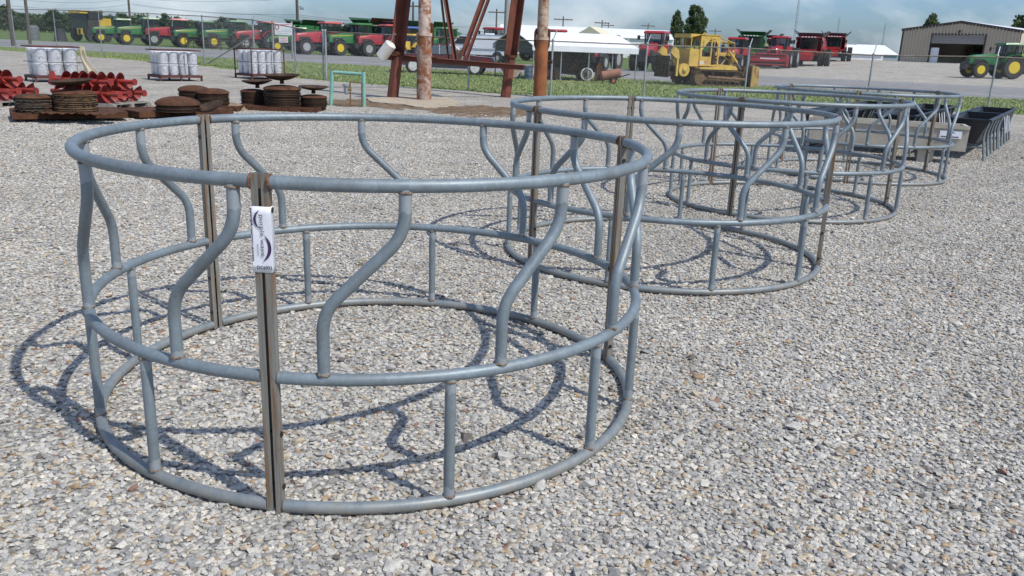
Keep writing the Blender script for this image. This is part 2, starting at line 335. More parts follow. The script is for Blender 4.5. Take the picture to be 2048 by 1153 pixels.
sheet('road', [(xs[0], road_near(xs[0])), (xs[1], road_near(xs[1])), (xs[1], road_far(xs[1])), (xs[0], road_far(xs[0]))], 0.004, m_asphalt, follow=True)
for nm, off_a, off_b, fn, w_ in (('edge_line', 3.6, 3.6, road_near, 0.22), ('edge_line', -3.2, -3.2, road_far, 0.22), ('centre_line', 10.5, 10.5, road_near, 0.18)):
    sheet('painted_' + nm, [(xs[0], fn(xs[0]) + off_a), (xs[1], fn(xs[1]) + off_a), (xs[1], fn(xs[1]) + off_a + w_ * 1.2), (xs[0], fn(xs[0]) + off_a + w_ * 1.2)], 0.010, m_paint if 'edge' in nm else M('yellow_road_paint', (0.45, 0.33, 0.06), 0.7), follow=True)
m_lot = gravel_mat('lot_gravel', 24.0, 0.004, 1.04)
sheet('gravel_lot', jit([(12, road_far(12)), (13.5, 80), (16, 100), (22, 128), (40, 200)], 0.4, 2, 5) + [(170, 200), (170, 40), (85, road_far(85))], -0.002, m_lot, follow=True)
sheet('road_shoulder', [(-90, road_near(-90) - 0.9), (80, road_near(80) - 0.9), (80, road_near(80)), (-90, road_near(-90))], -0.001, M('shoulder_gravel', (0.30, 0.28, 0.24), 0.95, 0, 0.25, 2))

# --- the stones lying on the yard, near the camera
def gravel_nodes():
    ng = bpy.data.node_groups.new('gravel_scatter', 'GeometryNodeTree')
    ng.interface.new_socket('Geometry', in_out='INPUT', socket_type='NodeSocketGeometry'); ng.interface.new_socket('Geometry', in_out='OUTPUT', socket_type='NodeSocketGeometry')
    n = ng.nodes; L = ng.links.new
    gi = n.new('NodeGroupInput'); go = n.new('NodeGroupOutput'); join = n.new('GeometryNodeJoinGeometry')
    # stone shapes
    g2i = n.new('GeometryNodeGeometryToInstance')
    for k in range(10):
        ic = n.new('GeometryNodeMeshIcoSphere'); ic.inputs['Radius'].default_value = 1.0; ic.inputs['Subdivisions'].default_value = 1 if k % 3 else 2
        rv = n.new('FunctionNodeRandomValue'); rv.data_type = 'FLOAT_VECTOR'; a = 0.48 if k % 3 else 0.26
        rv.inputs[0].default_value = (-a, -a, -a); rv.inputs[1].default_value = (a, a, a); rv.inputs['Seed'].default_value = k * 7 + 1
        sp = n.new('GeometryNodeSetPosition'); L(ic.outputs[0], sp.inputs[0]); L(rv.outputs[0], sp.inputs['Offset'])
        ch = n.new('GeometryNodeConvexHull'); L(sp.outputs[0], ch.inputs[0])
        tr = n.new('GeometryNodeTransform'); tr.inputs['Scale'].default_value = (1.15, 0.86 + 0.03 * (k % 4), 0.50 + 0.05 * (k % 3)); L(ch.outputs[0], tr.inputs[0])
        sm = n.new('GeometryNodeSetMaterial'); sm.inputs['Material'].default_value = m_stone; L(tr.outputs[0], sm.inputs[0])
        L(sm.outputs[0], g2i.inputs[0])
    pos = n.new('GeometryNodeInputPosition'); sx = n.new('ShaderNodeSeparateXYZ'); L(pos.outputs[0], sx.inputs[0])
    for dens, smin, smax, seed, zoff, far in ((5200, 0.0052, 0.0125, 1, 0.001, 9.8), (170, 0.0110, 0.0185, 2, 0.005, 12.0), (9.0, 0.017, 0.031, 3, 0.008, 14.0), (420, 0.014, 0.025, 4, 0.005, 20.0)):
        mr = n.new('ShaderNodeMapRange'); mr.inputs['From Min'].default_value = far - (4.0 if far < 19 else 8.0); mr.inputs['From Max'].default_value = far; mr.inputs['To Min'].default_value = dens; mr.inputs['To Max'].default_value = 0; L(sx.outputs[1], mr.inputs['Value'])
        dsock = mr.outputs[0]
        if seed == 4:
            m0 = n.new('ShaderNodeMapRange'); m0.inputs['From Min'].default_value = 7.0; m0.inputs['From Max'].default_value = 10.0; L(sx.outputs[1], m0.inputs['Value'])
            mm = n.new('ShaderNodeMath'); mm.operation = 'MULTIPLY'; L(mr.outputs[0], mm.inputs[0]); L(m0.outputs[0], mm.inputs[1]); dsock = mm.outputs[0]
        dp = n.new('GeometryNodeDistributePointsOnFaces'); dp.distribute_method = 'RANDOM'; L(gi.outputs[0], dp.inputs['Mesh']); L(dsock, dp.inputs['Density']); dp.inputs['Seed'].default_value = seed
        of = n.new('FunctionNodeRandomValue'); of.data_type = 'FLOAT_VECTOR'; of.inputs[0].default_value = (0, 0, zoff - 0.004); of.inputs[1].default_value = (0, 0, zoff + 0.004); of.inputs['Seed'].default_value = 50 + seed
        st = n.new('GeometryNodeSetPosition'); L(dp.outputs['Points'], st.inputs[0]); L(of.outputs[0], st.inputs['Offset'])
        ip = n.new('GeometryNodeInstanceOnPoints'); ip.inputs['Pick Instance'].default_value = True
        L(st.outputs[0], ip.inputs['Points']); L(g2i.outputs[0], ip.inputs['Instance'])
        ri = n.new('FunctionNodeRandomValue'); ri.data_type = 'INT'; ri.inputs[4].default_value = 0; ri.inputs[5].default_value = 9; ri.inputs['Seed'].default_value = 20 + seed; L(ri.outputs[2], ip.inputs['Instance Index'])
        rr = n.new('FunctionNodeRandomValue'); rr.data_type = 'FLOAT_VECTOR'; rr.inputs[0].default_value = (-0.33, -0.33, 0); rr.inputs[1].default_value = (0.33, 0.33, 6.283); rr.inputs['Seed'].default_value = 30 + seed
        L(rr.outputs[0], ip.inputs['Rotation'])
        rs = n.new('FunctionNodeRandomValue'); rs.data_type = 'FLOAT'; rs.inputs[2].default_value = smin; rs.inputs[3].default_value = smax; rs.inputs['Seed'].default_value = 40 + seed; L(rs.outputs[1], ip.inputs['Scale'])
        L(ip.outputs[0], join.inputs[0])
    L(join.outputs[0], go.inputs[0]); return ng
patch = MB().add([(-2.9, 1.75, 0), (2.9, 1.75, 0), (14.9, 20, 0), (-14.9, 20, 0)], [(0, 1, 2, 3)]).build('gravel', m_stone, None, 0, recalc=False)
patch.location.z = 0.001
md = patch.modifiers.new('scatter', 'NODES'); md.node_group = gravel_nodes(); tag(patch, kind='stuff', label='loose light grey crushed gravel covering the yard', cat='gravel')

# ------------------------------------------------------------------ round bale feeders
RR, ZM, ZT, ZB = 1.22, 0.508, 1.164, 0.026
RT = 0.0225
def cyl(a, z, r=RR): return Vector((r * math.cos(a), r * math.sin(a), z))
def fillet(pts, rad, k=7):
    out = [Vector(pts[0])]
    for i in range(1, len(pts) - 1):
        a, b, c = Vector(pts[i - 1]), Vector(pts[i]), Vector(pts[i + 1]); d0 = (a - b).normalized(); d1 = (c - b).normalized()
        p0, p1 = b + d0 * rad, b + d1 * rad
        for j in range(k + 1):
            t = j / k; out.append(p0 * (1 - t) ** 2 + b * 2 * t * (1 - t) + p1 * t * t)
    return out + [Vector(pts[-1])]
TOPS = ((21.2, 48.6, 79.5, 109), (21.5, 51.5, 86, 120.5), (20, 45, 75.5, 111.5)); FEET = ((8.6, 37.4, 66.6, 97.5), (9, 38, 73, 108.5), (6, 34, 63.2, 99)); LOWS = ((28.6, 60.8, 87), (33, 66, 102), (28, 62, 91)); JOINTS = (0, 114.5, 244, 360)
def weld(mb_name, c, axis, r, parent):
    mb = MB(); n = 12; u = axis.orthogonal().normalized(); v = axis.cross(u); loop = []
    rr_ = random.Random(hash((round(c.x, 3), round(c.y, 3), round(c.z, 3))) & 0xffff)
    for k in range(n):
        a = 2 * PI * k / n; loop.append(c + (u * math.cos(a) + v * math.sin(a)) * (r + rr_.uniform(-0.0005, 0.001)) + axis * rr_.uniform(-0.002, 0.002))
    mb.tube(loop, [rr_.uniform(0.0032, 0.0068) for _ in range(n)], 6, closed=True); return mb.build(mb_name, m_weld, parent, 60)
def channel(a, side, z0, z1):
    """C-section post: web away from the joint, open towards the gap; side=+1 counter-clockwise of the joint"""
    mb = MB(); er = Vector((math.cos(a), math.sin(a), 0)); et = Vector((-math.sin(a), math.cos(a), 0)) * side
    t = 0.004; w_, d_ = 0.0225, 0.030; g0 = 0.0055
    prof = [(d_ / 2, g0), (d_ / 2, g0 + w_), (-d_ / 2, g0 + w_), (-d_ / 2, g0), (-d_ / 2 + t, g0), (-d_ / 2 + t, g0 + w_ - t), (d_ / 2 - t, g0 + w_ - t), (d_ / 2 - t, g0)]
    secs = []
    for z, k in ((z0, 0.92), (z0 + 0.003, 1.0), (z1 - 0.003, 1.0), (z1, 0.92)):
        secs.append([er * (RR + p * 1.0) + et * q + Vector((0, 0, z)) for p, q in prof])
    vs = [p for s_ in secs for p in s_]; n = len(prof); fs = []
    for i in range(len(secs) - 1):
        for k in range(n): fs.append((i * n + k, i * n + (k + 1) % n, (i + 1) * n + (k + 1) % n, (i + 1) * n + k))
    for b in (0, (len(secs) - 1) * n): fs += [(b + 0, b + 1, b + 6, b + 7), (b + 1, b + 2, b + 5, b + 6), (b + 2, b + 3, b + 4, b + 5)]
    mb.add(vs, fs); return mb
def make_feeder():
    root = empty('bale_feeder')
    gapa = 0.030 / RR
    for sct in range(3):
        b0 = R_(JOINTS[sct]); a0, a1 = b0 + gapa, R_(JOINTS[sct + 1]) - gapa; kk = 1.0
        for nm, z, r in (('top_rail', ZT, RT), ('middle_rail', ZM, RT * 0.97), ('bottom_rail', ZB, RT * 0.98)):
            sag = 0.004
            path = [cyl(a0 + (a1 - a0) * k / 30, z - (sag * math.sin(PI * k / 30) if nm == 'top_rail' else 0)) for k in range(31)]
            MB().tube(path, r, 18).build(nm, m_rail, root, 50)
        for t_, f_ in zip(TOPS[sct], FEET[sct]):
            st, sf = R_(t_ * kk) * RR, R_(f_ * kk) * RR
            p2 = fillet([(st, ZT - 0.012, 0), (st, 1.005, 0), (sf, 0.745, 0), (sf, ZM + 0.012, 0)], 0.075)
            path = [cyl(b0 + p.x / RR, p.y) for p in p2]
            bar = MB().tube(path, 0.0212, 16).build('slant_bar', m_bar, root, 50)
            weld('weld', cyl(b0 + st / RR, ZT - 0.0215), Vector((0, 0, 1)), 0.0205, bar); weld('weld', cyl(b0 + sf / RR, ZM + 0.0205), Vector((0, 0, 1)), 0.0205, bar)
        for l_ in LOWS[sct]:
            a = b0 + R_(l_ * kk); u = MB().tube([cyl(a, ZB + 0.012), cyl(a, 0.27), cyl(a, ZM - 0.012)], 0.0200, 16).build('lower_upright', m_bar, root, 50)
            weld('weld', cyl(a, ZM - 0.0205), Vector((0, 0, 1)), 0.0195, u); weld('weld', cyl(a, ZB + 0.0205), Vector((0, 0, 1)), 0.0195, u)
        for side in (1, -1):
            ps = channel(b0, side, 0.003, ZT + 0.026).build('end_post', m_post, root, 30)
            cap = MB(); er = cyl(b0, 0, 1); et = Vector((-er.y, er.x, 0)) * side
            n = 14
            lp = [er * RR + et * (0.0315 + 0.001 * math.sin(5 * k)) + Vector((0, 0, ZT)) + (er * math.cos(2 * PI * k / n) + Vector((0, 0, 1)) * math.sin(2 * PI * k / n)) * 0.0235 for k in range(n)]
            MB().tube(lp, 0.0042, 6, closed=True).build('rail_end_weld', m_rustcap, ps, 60)
        for z in (1.075, 0.30, 0.10):
            er = cyl(b0, 0, 1); et = Vector((-er.y, er.x, 0)); c = er * (RR - 0.002) + Vector((0, 0, z))
            MB().tube([c - et * 0.034, c - et * 0.028, c + et * 0.028, c + et * 0.034], 0.0095, 6).build('bolt', m_bolt, root, 30)
    return root
feeder = make_feeder()
feeders = [(-0.6437, 3.7968, -97.2, 1.0, 'large galvanised round bale feeder nearest the camera, with the white auction tag'),
           (1.199, 6.733, 97, 1.022, 'second round bale feeder from the camera, behind the tagged one'),
           (2.979, 9.393, 116, 1.0, 'third round bale feeder from the camera, between the second and the farthest'),
           (4.896, 12.177, 130, 0.992, 'farthest round bale feeder, standing beside the concrete trough')]
for i, (x, y, rot, s_, lab) in enumerate(feeders):
    o = feeder if i == 0 else copy_tree(feeder)
    o.location = (x, y, 0.004); o.rotation_euler = (0, 0, R_(rot)); o.scale = (s_, s_, 1); tag(o, lab, 'bale feeder', 'round bale feeders in a row on the gravel')

# --- auction tag on the nearest feeder's front joint
m_tag = M('tag_vinyl', (0.78, 0.79, 0.83), 0.35, 0, 0.03, 12, bump=0.15, bs=30)
m_ink = M('purple_ink', (0.045, 0.02, 0.075), 0.5, 0, 0.05); m_ink2 = M('grey_ink', (0.06, 0.06, 0.075), 0.5, 0, 0.05)
def text_mesh(txt, size, bold=0.0):
    cu = bpy.data.curves.new('t', 'FONT'); cu.body = txt; cu.size = size; cu.offset = bold; cu.align_x = 'LEFT'
    o = bpy.data.objects.new('t', cu); COL.objects.link(o); dg = bpy.context.evaluated_depsgraph_get(); me = bpy.data.meshes.new_from_object(o.evaluated_get(dg)); bpy.data.objects.remove(o); return me
def text_part(name, txt, size, mat, parent, M4, bold=0.0, width=None):
    me = text_mesh(txt, size, bold); me.materials.clear(); me.materials.append(mat)
    xs_ = [v.co.x for v in me.vertices]
    if width and xs_: k = width / (max(xs_) - min(xs_)); me.transform(Matrix.Diagonal((k, 1, 1, 1)))
    me.transform(M4); o = bpy.data.objects.new(name, me); COL.objects.link(o); o.parent = parent; return o
def swoosh(r, a0, a1, w_, M4, parent, mat):
    mb = MB(); n = 18; vs_ = []; fs = []
    for k in range(n + 1):
        t = k / n; a = R_(a0 + (a1 - a0) * t); h = w_ * math.sin(PI * t) ** 0.9 + 0.0002
        vs_ += [M4 @ Vector(((r - h / 2) * math.cos(a), (r - h / 2) * math.sin(a), 0)), M4 @ Vector(((r + h / 2) * math.cos(a), (r + h / 2) * math.sin(a), 0))]
    for k in range(n): fs.append((2 * k, 2 * k + 1, 2 * k + 3, 2 * k + 2))
    mb.add(vs_, fs); return mb.build('swoosh', mat, parent, 0)
def auction_tag():
    a = R_(-97.2); er = Vector((math.cos(a), math.sin(a), 0)); et = Vector((-math.sin(a), math.cos(a), 0)); c = Vector((-0.6437, 3.7968, 0))
    f = c + er * (RR + 0.0165)
    zt = P(536, 414, f.y).z; zb = P(536, 546, f.y).z; W, H_ = 0.064, zt - zb
    root = empty('auction_tag', (f.x, f.y, zb), 0, 'white and purple auction tag stuck on the rusty joint of the nearest feeder', 'tag')
    root.rotation_euler = (0, 0, math.atan2(et.y, et.x))       # local x = right, local z = up, local -y = outwards
    mb = MB(); secs = []
    xs_ = [(-W / 2 - 0.0005, 0.05), (-W / 2 - 0.0005, 0.0), (-W / 4, -0.001), (0, 0.0006), (W / 4, -0.001), (W / 2, 0.0), (W / 2, 0.03)]
    vs_ = []; rows = 9
    for j in range(rows + 1):
        for (x, y) in xs_: vs_.append((x, y + 0.0008 * math.sin(j * 1.3 + x * 60), H_ * j / rows))
    n = len(xs_); fs = [(j * n + k, j * n + k + 1, (j + 1) * n + k + 1, (j + 1) * n + k) for j in range(rows) for k in range(n - 1)]
    mb.add(vs_, fs); sh = mb.build('vinyl_sheet', m_tag, root, 50)
    so = sh.modifiers.new('thickness', 'SOLIDIFY'); so.thickness = 0.0006; so.offset = -1
    def down(x, z, y=-0.0032): return Matrix(((0, 1, 0, x), (0, 0, -1, y), (-1, 0, 0, z), (0, 0, 0, 1)))       # reads top to bottom
    def flat(x, z, y=-0.0032): return Matrix(((1, 0, 0, x), (0, 0, -1, y), (0, 1, 0, z), (0, 0, 0, 1)))
    text_part('lettering', 'purple wave', 0.020, m_ink2, root, down(-0.0015, H_ * 0.885), 0.0, H_ * 0.625)
    text_part('lettering', 'auction', 0.008, m_ink2, root, down(-0.0135, H_ * 0.44), 0.0, H_ * 0.18)
    text_part('lot_number', 'DC6972', 0.0155, m_ink2, root, flat(-0.018, H_ * 0.055), 0.0003, 0.051)
    swoosh(0.036, 122, 238, 0.0075, flat(0.018, H_ * 0.805), root, m_ink); swoosh(0.052, -58, 50, 0.011, flat(-0.024, H_ * 0.385), root, m_ink)
    sideM = Matrix(((0, 1, 0, -W / 2 + 0.0005), (0, 0, -1, -0.0022), (-1, 0, 0, H_ * 0.97), (0, 0, 0, 1)))
    text_part('lettering', 'purplewave.com', 0.0085, m_ink, root, sideM, 0.0004, H_ * 0.80)
auction_tag()

# ------------------------------------------------------------------ chain-link fence
def fence(name, label, posts, heights, arms, rusty, fabric=True):
    root = empty(name, (posts[0][0], posts[0][1], 0), 0, label, 'fence'); o0 = Vector((posts[0][0], posts[0][1], 0))
    P3 = [Vector((x, y, 0)) - o0 for x, y in posts]
    wires = MB()
    for i, (p, h) in enumerate(zip(P3, heights)):
        po = tb('post', [p, p + Vector((0, 0, h))], 0.033 if i not in rusty else 0.045, m_galv, root, 10)
        MB().lathe([(0.05, h), (0.05, h + 0.02), (0.03, h + 0.05), (0.0, h + 0.06)], 10, Matrix.Translation(p)).build('post_cap', m_galv, po, 40)
        if arms and i in arms: tb('barb_arm', [p + Vector((0, 0, h)), p + Vector((0.12, 0.16, h + 0.32))], 0.02, m_galv, root, 6)
    for i in range(len(P3) - 1):
        a, b = P3[i], P3[i + 1]; ha, hb = heights[i], heights[i + 1]
        tb('top_rail', [a + Vector((0, 0, ha - 0.03)), b + Vector((0, 0, hb - 0.03))], 0.021, m_rail_rust if i % 3 != 2 or len(posts) > 7 else m_galv, root, 8)
        if fabric:
            L = (b - a).length; d = (b - a) / L; nrm = Vector((-d.y, d.x, 0)); sp = 0.085; r = 0.0016
            for sgn, off in ((1, 0.002), (-1, -0.002)):
                k = -int(max(ha, hb) / sp)
                for j in range(k, int(L / sp) + 1):
                    s0 = j * sp; u0, v0, u1, v1 = s0, 0.03, s0 + ha, 0.03 + ha
                    if u0 < 0: v0 += -u0; u0 = 0
                    if u1 > L: v1 -= u1 - L; u1 = L
                    if u1 - u0 < 0.05: continue
                    if sgn < 0: u0, u1 = L - u0, L - u1
                    sc_ = lambda u: (ha + (hb - ha) * u / L - 0.03) / (ha + 0.03)
                    A = a + d * u0 + Vector((0, 0, v0 * sc_(u0))) + nrm * off; B = a + d * u1 + Vector((0, 0, v1 * sc_(u1))) + nrm * off
                    wires.tube([A, B], r, 3, caps=False)
    if fabric: tag(wires.build('wire_mesh', m_wire, root, 0, recalc=False), kind='stuff')
    return root
fr = [(-7.6, 33.7), (-1.8, 30.0), (1.05, 29.0), (4.4, 30.4), (8.2, 31.3), (12.8, 31.6), (16.9, 30.9), (21.2, 30.4)]
fence('chain_link_fence', 'chain link fence with leaning barb arms, in front of the bulldozer', fr, [1.86, 1.78, 1.8, 1.8, 1.82, 1.75, 1.85, 1.8], {1, 2, 3, 4, 5, 6}, {0})
fl = [(-7.75, 33.9), (-9.4, 36.0), (-12.5, 40.5), (-17.2, 46.9), (-21.7, 50.6), (-26.3, 54.2), (-31.1, 57.9), (-36.1, 61.7), (-42, 66.2)]
fence('chain_link_fence', 'tall chain link fence running back behind the white buckets', fl, [1.86, 1.98, 2.3, 2.5, 2.6, 2.68, 2.74, 2.76, 2.8], {2}, {2})
tb('fence_brace', [G(415, 128), P(522, 62, 40.5)], 0.035, m_galv); tag(bpy.data.objects['fence_brace'], 'diagonal steel brace leaning on the tall fence corner post', 'brace')

# ------------------------------------------------------------------ tower, pipes, guard
m_red_oxide = M('red_oxide_steel', (0.13, 0.04, 0.024), 0.75, 0, 0.3, 2.5, rust=0.35, rs_=1.6)
m_pipe_rust = M('rusty_white_pipe', (0.42, 0.36, 0.31), 0.7, 0, 0.2, 2.5, rust=0.86, rs_=2.4, rustcol=(0.20, 0.075, 0.03))
m_pipe_orange = M('orange_rust_pipe', (0.24, 0.085, 0.03), 0.8, 0, 0.35, 2.0, rust=0.4, rs_=2)
def angle_iron(p0, p1, leg, t, name, mat, parent, spin=0.0):
    d = (p1 - p0).normalized(); u = d.cross(Vector((0, 1, 0))).normalized(); v = d.cross(u); c, s_ = math.cos(spin), math.sin(spin); u, v = u * c + v * s_, v * c - u * s_
    prof = [(0, 0), (leg, 0), (leg, t), (t, t), (t, leg), (0, leg)]
    secs = [[p + u * (x - leg / 3) + v * (y - leg / 3) for x, y in prof] for p in (p0, p1)]
    mb = MB(); mb.loft(secs, True); return mb.build(name, mat, parent, 20)
def tower():
    b1, b2 = G(785, 197), G(1011, 195)
    root = empty('steel_tower', b1, 0, 'red oxide steel tower with two leaning angle legs joined by a beam', 'tower'); O = Vector(b1)
    def leg(b, tpx):
        mid = P(tpx[0], tpx[1], b.y); d = (mid - b) / mid.z
        top = b + d * 7.5; n = b + d * 1.28
        st = MB().tube([b - O, n - O], [0.165, 0.15], 8).build('leg_stub', m_red_oxide, root, 10)
        MB().tube([b + d * 1.22 - O, b + d * 1.30 - O], 0.185, 14).build('collar', m_rust, st, 30)
        angle_iron(b + d * 1.25 - O, top - O, 0.30, 0.03, 'leg', m_red_oxide, root, R_(40)); return b, d
    a, da = leg(b1, (808, 0)); b, db = leg(b2, (1036, 0))
    A = P(770, 112, a.y - 0.25); B = P(1050, 134, b.y - 0.30)
    angle_iron(A - O, B - O, 0.16, 0.02, 'beam', m_red_oxide, root, R_(90))
    angle_iron(a + da * 7.3 - O, b + db * 7.3 - O, 0.2, 0.02, 'upper_beam', m_red_oxide, root)
    ym = (A.y + B.y) / 2
    for (x0, y0, x1, y1, r) in ((882, -10, 897, 119, 0.016), (890, -10, 911, 119, 0.03), (970, -10, 925, 112, 0.034), (981, -10, 933, 118, 0.022)):
        p0, p1 = P(x1, y1, ym + 0.05), P(x0, y0, ym + 0.3); d = (p1 - p0); p2 = p0 + d * 2.2
        angle_iron(p0 - O, p2 - O, r * 3.4, r * 0.5, 'brace_rod', m_rust2 if x1 < 905 else m_red_oxide, root, R_(30))
    c = P(920, 121, ym + 0.3) - O; MB().lathe([(0.10, -0.12), (0.12, 0.0), (0.13, 0.30), (0.115, 0.30), (0.1, 0.02), (0, 0.02)], 16, Matrix.Translation(c)).build('socket', m_conc, root)
    g_ = P(1022, 134, b.y + 0.1) - O; MB().prism([(-0.42, 0.06), (0.40, 0.0), (0.2, -0.3), (-0.1, -0.36)], -0.02, 0.02, Matrix.Translation(g_)).build('gusset_plate', m_conc, root)
tower()
def column(base, rpx, top_px, mid_py, mat1, mat2, label, lugs):
    s_ = S(base.y); r = rpx * s_; zc = P(base.x * 0 + 0, 0, base.y).z
    root = empty('pipe_column', base, 0, label, 'pipe'); zs = P(top_px, mid_py, base.y).z
    MB().tube([(0, 0, -0.02), (0, 0, zs)], r, 24).build('lower_sleeve', mat1, root, 40)
    MB().tube([(0, 0, zs), (0.01, 0, 7.0)], r * 0.83, 24).build('upper_pipe', mat2, root, 40)
    MB().tube([(0, 0, zs - 0.04), (0, 0, zs + 0.05)], r * 1.07, 24).build('collar', mat2, root, 40)
    for sx in lugs:
        MB().prism([(sx * r * 0.95, zs - 0.35), (sx * r * 1.22, zs - 0.2), (sx * r * 1.25, zs + 0.2), (sx * r * 1.0, zs + 0.33), (sx * r * 0.8, zs + 0.3)], -0.05, 0.05).build('lug', m_rust, root, 20)
    hz = P(top_px, mid_py + 45, base.y).z
    tb('nipple', [(r * 0.9, -0.02, hz), (r * 1.5, -0.02, hz)], 0.035, m_rust, root); tb('nipple_cap', [(r * 1.45, -0.02, hz), (r * 1.75, -0.02, hz)], 0.06, m_rust, root)
column(G(848, 202), 15, 848, 70, m_pipe_rust, M('peeled_pipe', (0.50, 0.40, 0.33), 0.55, 0, 0.2, 4, rust=0.75, rs_=5, rustcol=(0.24, 0.09, 0.04)), 'peeling rusty white pipe column standing on the concrete pad', (1,))
column(G(1079, 194), 13, 1080, 78, m_pipe_orange, M('bleached_pipe', (0.40, 0.30, 0.22), 0.7, 0, 0.25, 4, rust=0.6, rs_=5), 'orange rusted pipe column beside the grass, right of the tower', (1, -1))
def blob(name, pts, z0, z1, mat, seed, amp, kind='structure'):
    r = random.Random(seed); n = 56; cx = sum(p.x for p in pts) / len(pts); cy = sum(p.y for p in pts) / len(pts)
    poly = []
    ang = sorted([(math.atan2(p.y - cy, p.x - cx), math.hypot(p.x - cx, p.y - cy)) for p in pts])
    for k in range(n):
        a = -PI + 2 * PI * k / n
        prv = [q for q in ang if q[0] <= a] or [(ang[-1][0] - 2 * PI, ang[-1][1])]; nx_ = [q for q in ang if q[0] > a] or [(ang[0][0] + 2 * PI, ang[0][1])]
        (a0, r0), (a1, r1) = prv[-1], nx_[0]; t = (a - a0) / (a1 - a0); rad = (r0 + (r1 - r0) * (3 * t * t - 2 * t ** 3)) * (1 + r.uniform(-amp, amp)); poly.append((cx + rad * math.cos(a), cy + rad * math.sin(a)))
    o = MB().prism(poly, z0, z1, ax='z').build(name, mat, None, 20); return tag(o, kind=kind)
blob('concrete_pad', [G(735, 203), G(770, 197), G(850, 195), (G(910, 205)), G(895, 212), G(850, 217), G(800, 211)], -0.05, 0.035, m_conc, 4, 0.04)
blob('dirt_patch', [G(660, 207), G(700, 199), G(745, 198), G(770, 206), G(800, 216), G(860, 222), G(800, 220), G(740, 214), G(690, 214)], -0.02, 0.005, m_dirt, 5, 0.16)
blob('dirt_patch', [G(865, 221), G(905, 214), G(960, 212), G(1060, 220), G(1050, 232), G(950, 236), G(890, 230)], -0.02, 0.009, m_dirt, 9, 0.14)
m_mint = M('mint_green_paint', (0.20, 0.40, 0.33), 0.55, 0, 0.12, 5, rust=0.15)
def guard():
    a, b = G(662, 211), G(728, 214); root = empty('pipe_guard', a, 0, 'mint green painted pipe hoop guarding the water meter', 'guard'); h = 0.80
    d = b - a
    for p in (Vector((0, 0, 0)), d): 
        q = tb('post', [p, p + Vector((0.05 if p.x < 0.1 else 0, 0, h + 0.04))], 0.048, m_mint, root, 12)
        MB().lathe([(0.049, h + 0.035), (0.03, h + 0.05), (0, h + 0.055)], 12, Matrix.Translation(p + Vector((0.05 if p.x < 0.1 else 0, 0, 0)))).build('cap', m_rust, q)
    tb('crossbar', [Vector((0.05, 0, h)), d + Vector((0, 0, h - 0.02))], 0.042, m_mint, root, 12)
    c = G(701, 214); r2 = empty('water_meter', c, 0, 'grey water meter on a bent brown pipe under the green hoop', 'meter'); s_ = S(c.y)
    tb('supply_pipe', fillet([(0, 0, 0), (0, 0, 0.60), (0.28, 0.02, 0.58), (0.28, 0.02, 0)], 0.03, 4), 0.016, M('old_brass', (0.16, 0.10, 0.05), 0.6, 0.3), r2, 8)
    MB().lathe([(0.03, -0.13), (0.055, -0.08), (0.06, 0.06), (0.085, 0.07), (0.085, 0.12), (0, 0.14)], 14, Matrix.Translation((-0.10, 0, 0.42))).build('meter_body', m_galv, r2)
    tb('fitting', [(-0.06, 0, 0.42), (0.03, 0, 0.42)], 0.035, M('brass', (0.30, 0.22, 0.10), 0.45, 0.6), r2, 8)
guard()
def jug():
    c = P(772, 102, 24.2); root = empty('plastic_jug', c, 0, 'white plastic jug tipped over on the end of the tower beam', 'jug')
    Mx = Matrix.Rotation(R_(38), 4, 'Y') @ Matrix.Rotation(R_(12), 4, 'X')
    MB().lathe([(0.0, 0.27), (0.12, 0.265), (0.165, 0.23), (0.17, -0.22), (0.155, -0.22), (0.15, 0.2), (0, 0.22)], 20, Mx).build('body', M('stained_white_plastic', (0.66, 0.64, 0.58), 0.45, 0, 0.1, 6, dirt=0.3), root)
    tb('hook', [P(782, 85, 24.2) - c, P(788, 66, 24.2) - c, P(792, 70, 24.25) - c], 0.012, m_galv, root, 6)
jug()

# ------------------------------------------------------------------ buckets on skids
m_bucket = M('white_bucket', (0.68, 0.69, 0.71), 0.4, 0, 0.1, 4)
m_print = M('bucket_print', (0.36, 0.38, 0.43), 0.5, 0, 0.4, 14, col2=(0.66, 0.67, 0.70))
m_skid = M('maroon_steel', (0.085, 0.03, 0.028), 0.75, 0, 0.35, 4, rust=0.3)
bucket0 = None
def make_bucket(r, h):
    root = empty('bucket')
    MB().lathe([(r * 0.86, 0.0), (r * 0.9, 0.01), (r * 0.97, h * 0.80), (r, h * 0.82), (r, h * 0.86), (r * 0.965, h * 0.87), (r * 0.97, h * 0.93)], 20).build('pail', m_bucket, root, 40)
    MB().lathe([(r * 1.0, h * 0.925), (r * 1.02, h * 0.94), (r * 1.0, h * 0.985), (r * 0.9, h), (r * 0.86, h * 0.985), (0, h * 0.985)], 20).build('lid', m_bucket, root, 40)
    for a0 in (0.0, PI):
        mb = MB(); n = 7; vs_ = []
        for k in range(n + 1):
            a = a0 - 0.6 + 1.2 * k / n
            for t in (0.2, 0.66): rr = r * (0.9 + 0.07 * t / 0.8) + 0.002; vs_.append((rr * math.cos(a), rr * math.sin(a), h * t))
        mb.add(vs_, [(2 * k, 2 * k + 2, 2 * k + 3, 2 * k + 1) for k in range(n)]); mb.build('printed_panel', m_print, root, 40, recalc=False)
    return root
